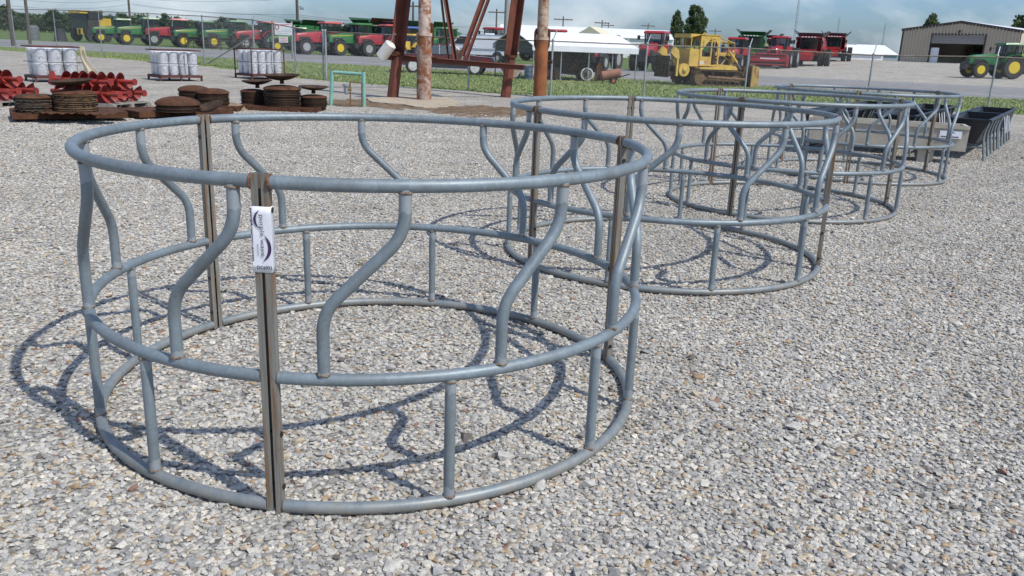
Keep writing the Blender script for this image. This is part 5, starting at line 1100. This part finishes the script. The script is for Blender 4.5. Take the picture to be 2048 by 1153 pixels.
def baler():
    p = at(1130, 43.4); root = empty('hay_baler', p, R_(4), 'rusty brown old baler parked in the shade of the carport', 'baler')
    MB().prism([(-1.15, 0.35), (-1.2, 1.25), (-0.4, 1.5), (0.7, 1.45), (1.25, 1.15), (1.3, 0.45), (0.6, 0.25)], -0.5, 0.6).build('chamber', M('shaded_rust', (0.035, 0.024, 0.02), 0.8, 0, 0.4, 4), root, 0)  # brown rust, its colour darkened to paint in the carport's shade
    bx('pickup', (-1.5, -0.7, 0.15), (-0.7, 0.7, 0.5), m_rust2, root); bx('side_plate', (-0.9, -0.54, 0.5), (0.9, -0.505, 1.2), m_rust2, root)
    for k in range(5): tb('pickup_tine', [(-1.45 + 0.16 * k, -0.72, 0.3), (-1.52 + 0.16 * k, -0.85, 0.05)], 0.02, m_rust2, root, 5)
    tb('drive_shaft', [(-1.6, 0, 0.6), (-2.2, 0, 0.5)], 0.06, m_rust2, root, 8); tb('hitch', [(1.3, 0, 0.5), (2.2, -0.2, 0.4)], 0.06, m_rust2, root, 8)
    for x in (-0.6, 0.9):
        for y in (-0.62, 0.7): wheel('wheel', 0.30, 0.16, Vector((x, y, 0.30)), m_black, m_rust, root, 10)
    MB().lathe([(0.30, -0.02), (0.32, 0.0), (0.30, 0.02), (0.26, 0.02), (0.26, -0.02), (0.30, -0.02)], 28, Matrix.Translation((0.97, -0.85, 0.34)) @ Matrix.Rotation(PI / 2, 4, 'X')).build('gauge_wheel', M('pale_rim', (0.55, 0.54, 0.50), 0.5), root, 40)
    for k in range(6): a = PI * k / 6; tb('spoke', [(0.97 + 0.27 * math.cos(a), -0.85, 0.34 + 0.27 * math.sin(a)), (0.97 - 0.27 * math.cos(a), -0.85, 0.34 - 0.27 * math.sin(a))], 0.012, m_rust, root, 5)
baler()
def tank_cart():
    p = at(1218, 41.0); root = empty('tank_cart', p, R_(3), 'rust pink cylindrical tank tipped on a small cart beside the dozer', 'tank cart')
    Mx = Matrix.Translation((0.05, 0, 0.42)) @ Matrix.Rotation(R_(78), 4, 'Y')
    MB().lathe([(0.0, -0.52), (0.14, -0.50), (0.22, -0.42), (0.22, 0.42), (0.14, 0.50), (0, 0.52)], 22, Mx).build('tank', M('rust_pink', (0.28, 0.12, 0.08), 0.7, 0, 0.2, 4, rust=0.45), root, 40)
    tb('tow_bar', [(0.3, -0.1, 0.25), (0.95, -0.1, 0.48)], 0.03, m_dark, root, 6); tb('frame_tube', [(-0.5, 0.1, 0.18), (0.4, 0.1, 0.2)], 0.035, m_rust, root, 6)
    for y in (-0.22, 0.22): wheel('wheel', 0.14, 0.08, Vector((0.18, y, 0.14)), m_black, m_orange, root, 8)
    MB().prism([(-0.7, 0.1), (-0.62, 0.8), (-0.45, 0.95), (-0.3, 0.5), (-0.2, 0.15)], 0.05, 0.3).build('engine_block', m_rust, root, 0)
tank_cart()
def drum(px, Y, r, h, mat, label):
    p = at(px, Y); root = empty('steel_drum', p, 0, label, 'drum')
    MB().lathe([(r, 0), (r, h * .3), (r * 1.04, h * .33), (r, h * .36), (r, h * .64), (r * 1.04, h * .67), (r, h * .7), (r, h), (r * .96, h), (r * .95, h * .97), (0, h * .97)], 22).build('shell', mat, root, 40); MB().lathe([(0.03, h * .97), (0.03, h * 1.0), (0, h * 1.0)], 10, Matrix.Translation((r * .5, 0, 0))).build('bung', m_dark, root)
drum(1057, 42.5, 0.22, 0.62, M('slate_blue_drum', (0.07, 0.10, 0.16), 0.5, 0, 0.2, 5, rust=0.2), 'dark blue drum standing by the left carport post')
drum(1034, 43.5, 0.17, 0.36, M('pale_blue_pail', (0.22, 0.30, 0.36), 0.5, 0, 0.1, 5), 'small pale blue pail in the grass behind the right tower leg')

# ------------------------------------------------------------------ shop and far buildings
def shop():
    Yb = 148.0; A, B = at(1797, Yb), at(2030, Yb - 13.0); L = (B - A).length; s_ = S(Yb)
    root = empty('metal_shop', A, math.atan2(B.y - A.y, B.x - A.x), 'tan ribbed metal shop building with wide half open door', 'building')
    H = 61 * s_; R2 = H + 15 * s_ + L * 0.0; D_ = 30
    ms = M('tan_ribbed_steel', (0.50, 0.43, 0.33), 0.55, 0, 0.05, 0.5); tr = M('dark_trim', (0.05, 0.035, 0.035), 0.5)
    px = lambda p_: (p_ - 1797) / 243 * L
    dx0, dx1 = px(1861), px(1972); zd = 52 * s_
    def ribbed(x0, x1, zf0, zf1, name):
        mb = MB(); n = max(1, int((x1 - x0) / 0.5)); vs_ = []; m = 0
        xs_ = []
        for k in range(n):
            a = x0 + (x1 - x0) * k / n; w_ = (x1 - x0) / n
            xs_ += [(a, 0), (a + w_ * 0.62, 0), (a + w_ * 0.70, -0.16), (a + w_ * 0.92, -0.16)]
        xs_.append((x1, 0))
        for x, y in xs_: vs_ += [(x, y, zf0(x)), (x, y, zf1(x))]
        mb.add(vs_, [(2 * k, 2 * k + 2, 2 * k + 3, 2 * k + 1) for k in range(len(xs_) - 1)]); return mb.build(name, ms, root, 0, recalc=False)
    top = lambda x: H + (R2 - H) * (1 - abs(x - L / 2) / (L / 2)) * 1.0
    ribbed(0, dx0, lambda x: 0, top, 'wall_panel'); ribbed(dx1, L, lambda x: 0, top, 'wall_panel'); ribbed(dx0, dx1, lambda x: zd, top, 'wall_panel')
    bx('side_wall', (0.02, 0.01, 0), (0.15, D_, H - 0.05), ms, root); bx('side_wall', (L - 0.15, 0.01, 0), (L - 0.02, D_, H - 0.05), ms, root)
    back = MB(); back.box((0.16, D_ - 0.1, 0), (px(1905), D_, H - 0.1)); back.box((px(1945), D_ - 0.1, 0), (L - 0.16, D_, H - 0.1)); back.box((px(1905) + .01, D_ - 0.1, 5.2), (px(1945) - .01, D_, H - 0.1)); back.build('rear_wall', ms, root, 0)
    for sx, nm in ((0, 'roof_slope'), (1, 'roof_slope')):
        xa, za, xb, zb = (-0.25, H - 0.02, L / 2, R2 + 0.03) if sx == 0 else (L / 2, R2 + 0.03, L + 0.25, H - 0.02)
        MB().prism([(xa, za), (xb, zb), (xb, zb + 0.16), (xa, za + 0.16)], 0.05, D_ + 0.1).build(nm, m_white, root, 0)
        MB().prism([(xa, za - 0.28), (xb, zb - 0.28), (xb, zb + 0.14), (xa, za + 0.14)], -0.16, 0.04).build('rake_trim', tr, root, 0)
    bx('corner_trim', (-0.1, -0.12, 0), (0.14, -0.08, H - 0.3), tr, root); bx('corner_trim', (L - 0.14, -0.12, 0), (L + 0.1, -0.08, H - 0.3), tr, root)
    dr = MB(); 
    hd = 16 * s_
    for k in range(3): bx('door_section', (dx0, 0.10, zd - hd + k * hd / 3 + 0.01), (dx1, 0.16, zd - hd + (k + 1) * hd / 3 - 0.01), M('door_grey', (0.25, 0.235, 0.225), 0.5), root)
    bx('door_jamb', (dx0 - 0.18, -0.14, 0), (dx0, 0.3, zd), tr, root); bx('door_jamb', (dx1, -0.14, 0), (dx1 + 0.18, 0.3, zd), tr, root); bx('door_header', (dx0 - 0.18, -0.14, zd + .001), (dx1 + 0.18, 0.09, zd + 0.22), tr, root)
    bx('floor_slab', (0.16, 0.2, -0.3), (L - 0.16, D_ - 0.12, 0.03), m_conc, root); bx('door_apron', (dx0 + 3, -7, -0.25), (dx1 - 1, -0.2, 0.04), M('pale_slab', (0.5, 0.48, 0.43), 0.9), root)
    bx('vent', (L / 2 - 0.35, -0.14, R2 - 1.7), (L / 2 + 0.35, -0.075, R2 - 1.3), tr, root)
    bx('office_door', (dx0 + 0.1, 0.35, 0.03), (dx0 + 1.4, 0.45, 2.4), WHT, root)
    return root, A, L
shop()
def long_shed(pxa, pxb, Y, hpx_eave, hpx_ridge, label, gable=None, depth=16, roofm=None):
    A, B = at(pxa, Y), at(pxb, Y); L = (B - A).length; s_ = S(Y); root = empty('long_shed', A, math.atan2(B.y - A.y, B.x - A.x), label, 'building')
    ze, zr = max(2.4, P((pxa + pxb) / 2, hpx_eave, Y).z), P((pxa + pxb) / 2, hpx_ridge, Y + depth / 2).z; mg = M('yellow_gable', (0.55, 0.46, 0.20), 0.6); ze -= A.z; zr -= A.z
    bx('front_wall', (0, 0, 0), (L, 0.15, ze), roofm or m_white, root); bx('rear_wall', (0, depth - .15, 0), (L, depth, ze), m_white, root)
    for x in (0.001, L - 0.151): MB().prism([(0.152, 0), (depth - .152, 0), (depth - .152, ze), (depth / 2, zr - 0.05), (0.152, ze)], x, x + 0.15, ax='x').build('gable_wall', mg if gable else m_white, root, 0)
    n = max(6, int(L / 3))
    for k in range(n):
        for (ya, za, yb, zb) in ((-0.4, ze - 0.05, depth / 2, zr), (depth / 2, zr, depth + 0.4, ze - 0.05)): MB().prism([(ya, za), (yb, zb), (yb, zb + 0.12), (ya, za + 0.12)], L * k / n - (0.3 if k == 0 else 0), L * (k + 1) / n - 0.02, ax='x').build('roof_sheet', m_white, root, 0)
long_shed(1000, 1255, 165, 72, 55, 'long white roofed shed behind the carport', True)
long_shed(1235, 1345, 200, 78, 61, 'white roofed shed with pale yellow gable, left of the two trees', True)
long_shed(1700, 1765, 185, 112, 92, 'low white tent roofed shed right of the combines', False, 14)
long_shed(1738, 1795, 240, 110, 92, 'grey white low shed touching the tan shop', False, 20, M('pale_blue_grey', (0.30, 0.36, 0.42), 0.6))
def house(px, Y, L, D_, h, rz, wm, rm, label):
    p = at(px, Y); root = empty('house', p, rz, label, 'house'); bx('wall', (0, 0, 0), (L, D_, h), wm, root); MB().prism([(-0.4, h), (D_ / 2, h + D_ * 0.32), (D_ + 0.4, h)], -0.4, L + 0.4, ax='x').build('roof', rm, root, 0)
    for k in range(3): bx('window', (L * (0.15 + 0.3 * k), -0.03, h * 0.35), (L * (0.27 + 0.3 * k), 0.02, h * 0.78), m_glass, root)
house(1222, 150, 7, 8, 2.6, R_(70), M('pale_yellow_wall', (0.50, 0.42, 0.20), 0.7), M('pale_roof', (0.6, 0.56, 0.42), 0.7), 'small pale yellow gabled house behind the carport roof')

# ------------------------------------------------------------------ far left equipment, panels, sign
def harvester():
    p = at(174, 112); root = empty('forage_harvester', p, R_(68), 'yellow and black harvester with big dark cab, left of the green tractors', 'harvester')
    bx('body', (-0.6, -1.3, 1.2), (3.4, 1.3, 2.9), M('harv_dark', (0.05, 0.045, 0.035), 0.5), root); bx('engine_cover', (1.4, -1.32, 2.0), (3.6, 1.32, 3.1), CYEL, root); bx('cab', (-1.6, -1.0, 1.6), (-0.61, 1.0, 3.6), m_glass, root); bx('cab_roof', (-1.8, -1.15, 3.61), (-0.3, 1.15, 3.82), CYEL, root); bx('cab_back', (-0.6, -1.0, 2.91), (-0.5, 1.0, 3.6), m_dark, root)
    bx('front_panel', (-1.75, -1.2, 0.9), (-1.61, -0.2, 1.7), CYEL, root); bx('number_plate', (-1.78, -0.9, 1.0), (-1.755, -0.5, 1.6), m_dark, root); root.scale = (0.86, 0.86, 0.95); bx('top_rack', (-1.5, -1.2, 3.9), (2.2, 1.2, 4.0), CYEL, root); bx('side_cage', (-0.4, -1.36, 2.91), (2.0, 1.3, 3.88), m_dark, root)
    for s_ in (-1, 1): wheel('front_wheel', 0.9, 0.6, Vector((-0.5, s_ * 1.4, 0.9)), m_black, m_dark, root); wheel('rear_wheel', 0.62, 0.4, Vector((2.8, s_ * 1.2, 0.62)), m_black, m_dark, root)
harvester()
def panel_fence(pa, pb, n, label):
    d = pb - pa; root = empty('livestock_fence', pa, math.atan2(d.y, d.x), label, 'fence panel', 'rusty pipe panels'); L = d.length
    for z in (0.25, 0.55, 0.85, 1.15, 1.45): tb('rail', [(0, 0, z), (L, 0, z)], 0.03, m_rust, root, 5)
    for k in range(n + 1): tb('upright', [(L * k / n, 0.061, 0), (L * k / n, 0.061, 1.5)], 0.035, m_rust, root, 5)
panel_fence(at(370, 91), at(440, 88), 4, 'rusty pipe livestock panel, left of the pair across the road'); panel_fence(at(442, 87.5), at(505, 85), 4, 'rusty pipe livestock panel, right of the pair across the road')
def board(px0, py0, px1, py1, Y, root, mat, name, dy):
    a, b = P(px0, py0, Y), P(px1, py1, Y); O = root.location; return bx(name, (a.x - O.x, dy - 0.03, b.z - O.z), (b.x - O.x, dy, a.z - O.z), mat, root)
def sign():
    Y = 64.0; p = at(571, Y); root = empty('roadside_sign', p, 0, 'white roadside sign board with red lettering on two wooden posts', 'sign')
    s_ = S(Y); m_redink = M('red_ink', (0.45, 0.04, 0.07), 0.6); m_greyink = M('pale_ink', (0.30, 0.31, 0.33), 0.6)
    tp = P(547, 42, Y).z
    for px in (547, 585): q = at(px, Y); tb('post', [(q.x - p.x, 0.08, 0), (q.x - p.x, 0.08, tp)], 0.075, m_wood, root, 8)
    bd = board(549, 46, 584, 71, Y, root, m_white, 'board', 0.0); b2 = board(558, 73.5, 576, 86, Y, root, M('pinkish_white', (0.70, 0.62, 0.62), 0.5), 'lower_board', 0.0)
    rr = random.Random(3)
    O = root.location
    def dashes(parent, px0, px1, py, hpx, mat, wlo, whi):
        x = px0
        while x < px1:
            w_ = rr.uniform(wlo, whi); a = P(x, py - hpx / 2, Y); b = P(min(px1, x + w_), py + hpx / 2, Y); o = bx('lettering', (a.x - O.x, -0.036, b.z - O.z), (b.x - O.x, -0.031, a.z - O.z), mat, parent); x += w_ + rr.uniform(0.5, 1.0)
    dashes(bd, 560.5, 581.5, 49.6, 2.6, m_redink, 0.8, 1.6); dashes(bd, 563, 582, 60.5, 1.0, m_greyink, 1.5, 3); dashes(bd, 552, 582, 64, 1.0, m_greyink, 1.5, 3.5); dashes(bd, 554, 578, 67.5, 0.9, m_greyink, 1.5, 3)
    c = P(554.5, 54.5, Y) - O; mb = MB(); mb.tube([(c.x + 0.13 * math.cos(2 * PI * k / 16), -0.034, c.z + 0.17 * math.sin(2 * PI * k / 16)) for k in range(16)], 0.028, 5, closed=True); mb.build('emblem', m_redink, bd)
    dashes(b2, 560, 575, 77, 1.6, m_redink, 0.8, 1.8); dashes(b2, 560, 574, 80.5, 1.2, m_redink, 0.8, 1.8); dashes(b2, 561, 574, 83.5, 1.0, m_redink, 0.8, 1.8)
sign()
for px, Y, w_, h_, lab in ((68, 112, 1.5, 1.7, 'grey ribbed tank standing in the left field'), (122, 106, 1.5, 1.5, 'dark flared hopper left of the yellow harvester')):
    p = at(px, Y); root = empty('field_tank', p, 0, lab, 'tank'); mt = M('tank_grey' if px < 100 else 'hopper_black', (0.13, 0.14, 0.15) if px < 100 else (0.035, 0.035, 0.04), 0.6)
    MB().lathe([(w_ * 0.5, 0), (w_ * 0.5, h_ * 0.3), (w_ * 0.48, h_ * 0.33), (w_ * 0.5, h_ * 0.36), (w_ * 0.48, h_ * 0.9), (w_ * 0.3, h_), (0.2, h_ * 1.02), (0, h_ * 1.02)] if px < 100 else [(w_ * 0.52, 0), (w_ * 0.34, h_ * 0.9), (w_ * 0.36, h_), (w_ * 0.32, h_), (w_ * 0.30, h_ * 0.9), (0, h_ * .88)], 20).build('shell', mt, root, 30); MB().tube([(0, -w_ * 0.52, 0.4), (0, -w_ * 0.6, 0.4)], 0.12, 8).build('valve', m_dark, root)

# ------------------------------------------------------------------ utility poles and wires
def pole(px, Y, top_py, r, label, arm=None, lamp=False, mat=None):
    p = at(px, Y); h = P(px, top_py, Y).z - p.z if top_py > -50 else 11.0; root = empty('utility_pole', p, 0, label, 'utility pole', 'utility poles along the road')
    tb('shaft', [(0, 0, -0.2), (0, 0, h)], [r * 1.15, r * 0.85], mat or m_polewood, root, 10)
    if arm:
        bx('crossarm', (-arm, -0.09, h - 0.75), (arm, 0.09, h - 0.55), m_polewood, root)
        for x in (-arm * .92, -arm * .45, arm * .45, arm * .92): MB().lathe([(0.06, 0), (0.09, 0.06), (0.05, 0.18), (0, 0.2)], 8, Matrix.Translation((x, 0, h - 0.55))).build('insulator', m_galv, root)
    if lamp: tb('lamp_arm', [(0, 0, P(px, 14, Y).z - p.z), (0.6, -0.1, P(px, 14, Y).z - p.z + .05)], 0.04, m_galv, root, 6); bx('lamp_head', (0.35, -0.25, P(px, 20, Y).z - p.z), (0.8, 0.1, P(px, 15, Y).z - p.z), m_galv, root)
    return p, h
for a in ((27, 72, -200, 0.15, 'dark utility pole at the left edge, first from the left'), (61, 80, -200, 0.13, 'dark utility pole at the left edge, second from the left', 1.2), (264, 130, -200, 0.16, 'utility pole behind the green tractors', None),
          (597, 108, -200, 0.17, 'utility pole with lamp behind the white sign', None, True), (826, 135, 4, 0.17, 'utility pole with crossarm, left of the peeling pipe', 1.3), (991, 170, 18, 0.16, 'utility pole with crossarm behind the white van', 1.6),
          (1011, 92, -200, 0.28, 'thick pale grey pole behind the right tower leg', None, False, M('bare_pole', (0.30, 0.29, 0.27), 0.85)), (1123, 185, 33, 0.15, 'utility pole with crossarm above the carport', 2.0), (1200, 190, 40, 0.13, 'utility pole with crossarm above the yellow gable', 1.6), (1213, 230, 46, 0.12, 'thin utility pole next to the one above the yellow gable', 1.5), (1292, 230, 47, 0.13, 'utility pole left of the two tall trees', 1.8), (1426, 260, 58, 0.13, 'short utility pole behind the bulldozer roof', 1.8), (1660, 250, 66, 0.14, 'utility pole above the right red combine', 2.2)):
    pole(*a)
for px, Y, top, lab in ((1584, 300, -60, 'tall thin guyed mast left of the red combines'), (1668, 420, 40, 'thin mast above the right red combine'), (1760, 420, 52, 'thin mast between the combines and the shop')):
    p = at(px, Y); h = P(px + (2 if px < 1600 else 0), top, Y).z; root = empty('radio_mast', p, 0, lab, 'mast', 'radio masts on the horizon')
    w_ = 0.35; 
    for k in range(3): a = 2 * PI * k / 3; tb('leg', [(w_ * math.cos(a), w_ * math.sin(a), 0), (w_ * math.cos(a), w_ * math.sin(a), h)], 0.06, m_galv, root, 4)
    lt = MB(); n = int(h / 1.2)
    for k in range(n):
        for q in range(3): a, b = 2 * PI * (q + k) / 3, 2 * PI * (q + k + 1) / 3; lt.tube([(w_ * math.cos(a), w_ * math.sin(a), k * 1.2), (w_ * math.cos(b), w_ * math.sin(b), (k + 1) * 1.2)], 0.025, 3)
    tag(lt.build('lattice', m_galv, root, 0), kind='stuff')
def wire(name, pts, label):
    path = []
    for (a, b) in zip(pts[:-1], pts[1:]):
        for k in range(12): t = k / 12; q = a.lerp(b, t); q.z -= 4 * 0.5 * t * (1 - t) * ((b - a).length / 40); path.append(q)
    path.append(pts[-1]); o = MB().tube(path, 0.016, 4).build(name, m_dark, None, 0); tag(o, label, 'wire', 'overhead wires')
wire('overhead_wire', [P(-60, 3, 75), P(264, 8, 128), P(597, 30, 108), P(1000, 50, 160)], 'lowest overhead wire, sloping down behind the tower')
wire('overhead_wire', [P(-60, -12, 75), P(264, -3, 128), P(480, 2, 122), P(597, -8, 108)], 'overhead wire along the very top of the sky at the left')
wire('overhead_wire', [P(264, 10, 128), P(520, 30, 118), P(597, 34, 108), P(826, 43, 130), P(1000, 56, 160)], 'overhead wire passing just above the parked tractors')

# ------------------------------------------------------------------ trees
def leaf_mat(name, c):
    m, nt, b = newmat(name); oi = nt.nodes.new('ShaderNodeObjectInfo'); g_ = nt.nodes.new('ShaderNodeNewGeometry')
    r = ramp(nt, g_.outputs['Random Per Island'], [(0.0, tuple(x * 0.65 for x in c)), (0.6, c), (1.0, tuple(x * 1.5 for x in c))]); nt.links.new(r, b.inputs['Base Color']); b.inputs['Roughness'].default_value = 0.7; b.inputs['Specular IOR Level'].default_value = 0.2; tr_ = nt.nodes.new('ShaderNodeBsdfTranslucent'); nt.links.new(r, tr_.inputs[0]); ms_ = nt.nodes.new('ShaderNodeMixShader'); ms_.inputs[0].default_value = 0.4; nt.links.new(b.outputs[0], ms_.inputs[1]); nt.links.new(tr_.outputs[0], ms_.inputs[2]); nt.links.new(ms_.outputs[0], nt.nodes['Material Output'].inputs[0])
    return m
m_leaf = leaf_mat('leaves', (0.12, 0.165, 0.08)); m_leafd = leaf_mat('dark_leaves', (0.085, 0.125, 0.055)); m_bark = M('bark', (0.09, 0.07, 0.05), 0.95)
def make_tree(h, spread, seed, nleaf, lsize, mat, slim=False):
    r = np.random.default_rng(seed); root = empty('broadleaf_tree'); rd = random.Random(seed)
    mb = MB(); mb.tube([(0, 0, -0.2), (0.05 * h * rd.uniform(-1, 1), 0, h * 0.3), (0.02 * h, 0.02 * h, h * 0.75)], [0.035 * h, 0.026 * h, 0.006 * h], 7)
    cl = []
    nb = 64
    for k in range(nb):
        t = rd.uniform(0.08, 1.0); a = rd.uniform(0, 2 * PI); wid = spread * (math.sin(PI * min(1, (t * 0.86 + 0.12))) ** 0.7) * rd.uniform(0.45, 1.0)
        c = Vector((wid * math.cos(a), wid * math.sin(a), h * (0.10 + 0.84 * t))); cl.append((c, spread * rd.uniform(0.14, 0.34)))
        mb.tube([(0, 0, max(0.12 * h, c.z - 0.25 * h)), c * 0.6 + Vector((0, 0, c.z * 0.36)), c], [0.011 * h, 0.007 * h, 0.002 * h], 4)
    mb.build('trunk', m_bark, root, 40)
    idx = r.integers(0, nb, nleaf); cs_ = np.array([c for c, _ in cl])[idx]; rs_ = np.array([q for _, q in cl])[idx]
    dv_ = r.normal(size=(nleaf, 3)); dv_ /= np.linalg.norm(dv_, axis=1, keepdims=True); pos = cs_ + dv_ * (rs_ * r.uniform(0.35, 1.08, nleaf))[:, None]
    u = r.normal(size=(nleaf, 3)); u /= np.linalg.norm(u, axis=1, keepdims=True); v = np.cross(u, r.normal(size=(nleaf, 3))); v /= np.linalg.norm(v, axis=1, keepdims=True); s_ = (lsize * r.uniform(0.6, 1.3, nleaf))[:, None]
    V = np.concatenate([pos - u * s_, pos + v * s_ * .55, pos + u * s_, pos - v * s_ * .55], 1).reshape(-1, 3)
    me = bpy.data.meshes.new('crown'); me.from_pydata(V.tolist(), [], np.arange(nleaf * 4).reshape(-1, 4).tolist()); me.materials.append(mat); o = bpy.data.objects.new('crown', me); COL.objects.link(o); o.parent = root
    return root
t1 = make_tree(10, 2.6, 11, 7000, 0.24, m_leaf); t1.location = at(1348, 300); t1.scale = (0.95, 0.95, 1.38); tag(t1, 'smaller left one of the two trees above the bulldozer', 'tree')
t2 = make_tree(12.5, 3.6, 12, 10000, 0.26, m_leaf); t2.location = at(1384, 300); t2.scale = (1.12, 1.12, 1.30); tag(t2, 'taller right one of the two trees above the bulldozer', 'tree')
t3 = make_tree(11, 3.8, 13, 8000, 0.28, m_leaf); t3.location = at(2060, 175); t3.scale = (1.25, 1.25, 1.3); tag(t3, 'tree behind the tan shop at the right picture edge', 'tree')
t4 = copy_tree(t1); t4.location = at(1850, 215); t4.scale = (0.95, 0.95, 1.15); tag(t4, 'tree top showing above the tan shop roof', 'tree')
prot = [make_tree(8, 4.2, 21, 1500, 0.6, m_leafd), make_tree(9.5, 3.4, 22, 1500, 0.6, m_leafd), make_tree(7, 5.0, 23, 1600, 0.62, m_leaf)]
rd = random.Random(5); first = {0: 1, 1: 1, 2: 1}
for k in range(54):
    px = -70 + 13.0 * k + rd.uniform(-5, 5); v = rd.choice((0, 1, 2)); Y = rd.uniform(290, 360); s_ = rd.uniform(0.65, 1.05)
    if px < 150: s_ *= 0.85; Y *= 0.9
    if px > 470: s_ *= 0.72
    o = prot[v] if first[v] else copy_tree(prot[v]); first[v] = 0
    o.location = at(px, Y); o.rotation_euler = (0, 0, rd.uniform(0, 6)); o.scale = (s_ * 1.1, s_ * 1.1, s_ * rd.uniform(0.7, 1.05)); tag(o, 'dark green tree in the tree line beyond the left field', 'tree', 'trees in the far tree line')
def hedge(name, pxs, Y, hlo, hhi, n, ls, label, seed):
    r = np.random.default_rng(seed); a, b = at(pxs[0], Y), at(pxs[1], Y); t = r.uniform(0, 1, n); hh = hlo + (hhi - hlo) * (0.5 + 0.5 * np.sin(t * 61 + 2 * np.sin(t * 17))); pos = np.stack([a.x + (b.x - a.x) * t, Y + r.uniform(-6, 6, n), r.uniform(0, 1, n) ** 0.8 * hh], 1)
    u = r.normal(size=(n, 3)); u /= np.linalg.norm(u, axis=1, keepdims=True); v = np.cross(u, r.normal(size=(n, 3))); v /= np.linalg.norm(v, axis=1, keepdims=True); s_ = (ls * r.uniform(0.6, 1.4, n))[:, None]
    V = np.concatenate([pos - u * s_, pos + v * s_ * .6, pos + u * s_, pos - v * s_ * .6], 1).reshape(-1, 3); me = bpy.data.meshes.new(name); me.from_pydata(V.tolist(), [], np.arange(n * 4).reshape(-1, 4).tolist()); me.materials.append(m_leafd); o = bpy.data.objects.new(name, me); COL.objects.link(o); tag(o, label, 'wood', None, 'stuff')
hedge('far_wood', (-150, 700), 370, 3.0, 6.5, 18000, 0.8, 'low dark undergrowth along the far tree line', 31)
hedge('far_wood', (1250, 2200), 620, 0.5, 4.0, 6000, 1.2, 'faint far tree line along the right horizon', 32)

# ------------------------------------------------------------------ grass blades on the verge, weeds at the fence
def in_verge(x, y):
    for (x0, y0), (x1, y1) in zip(edge_pts[:-1], edge_pts[1:]):
        if x0 <= x <= x1: return y > y0 + (y1 - y0) * (x - x0) / (x1 - x0) - 0.1 and y < road_near(x) - 0.5
    return False
def grass():
    r = np.random.default_rng(77); N_ = 150000; x = r.uniform(-34, 30, N_); y = r.uniform(26, 70, N_)
    ex = np.array([p[0] for p in edge_pts]); ey = np.array([p[1] for p in edge_pts]); e = np.interp(x, ex, ey)
    k = (y > e + np.where(r.uniform(0, 1, N_) < 0.12, r.normal(-0.3, 0.7, N_), r.normal(0.1, 0.3, N_))) & (y < 51.5 - 0.42 * x - 0.6) & (r.uniform(0, 1, N_) < np.clip(34 / y, 0.25, 1) ** 1.5)
    x, y = x[k], y[k]; n = len(x); hgt = r.uniform(0.02, 0.085, n) * (1 + 0.8 * (r.uniform(0, 1, n) > 0.96)); a = r.uniform(0, 2 * PI, n); w_ = r.uniform(0.012, 0.035, n); lx = r.normal(0, 0.05, n); ly = r.normal(0, 0.05, n)
    V = np.stack([np.stack([x - w_ * np.cos(a), y - w_ * np.sin(a), np.zeros(n) - 0.01], 1), np.stack([x + w_ * np.cos(a), y + w_ * np.sin(a), np.zeros(n) - 0.01], 1), np.stack([x + lx, y + ly, hgt], 1)], 1).reshape(-1, 3)
    me = bpy.data.meshes.new('verge_grass_blades'); me.from_pydata(V.tolist(), [], np.arange(n * 3).reshape(-1, 3).tolist())
    m, nt, b = newmat('grass_blade'); g_ = nt.nodes.new('ShaderNodeNewGeometry'); t = nt.nodes.new('ShaderNodeTexCoord')
    c = ramp(nt, g_.outputs['Random Per Island'], [(0, (0.165, 0.225, 0.07)), (0.6, (0.225, 0.285, 0.10)), (0.85, (0.29, 0.315, 0.13)), (1, (0.42, 0.37, 0.19))])
    nt.links.new(mixrgb(nt, ramp(nt, noise(nt, t.outputs['Object'], 0.35, 5), [(0.5, 0.0), (0.7, 0.6)]), c, (0.33, 0.30, 0.16)), b.inputs['Base Color']); b.inputs['Roughness'].default_value = 0.7; b.inputs['Specular IOR Level'].default_value = 0.2
    me.materials.append(m); o = bpy.data.objects.new('verge_grass_blades', me); COL.objects.link(o); tag(o, 'mown green grass between the fence and the road', 'grass', None, 'stuff')
grass()
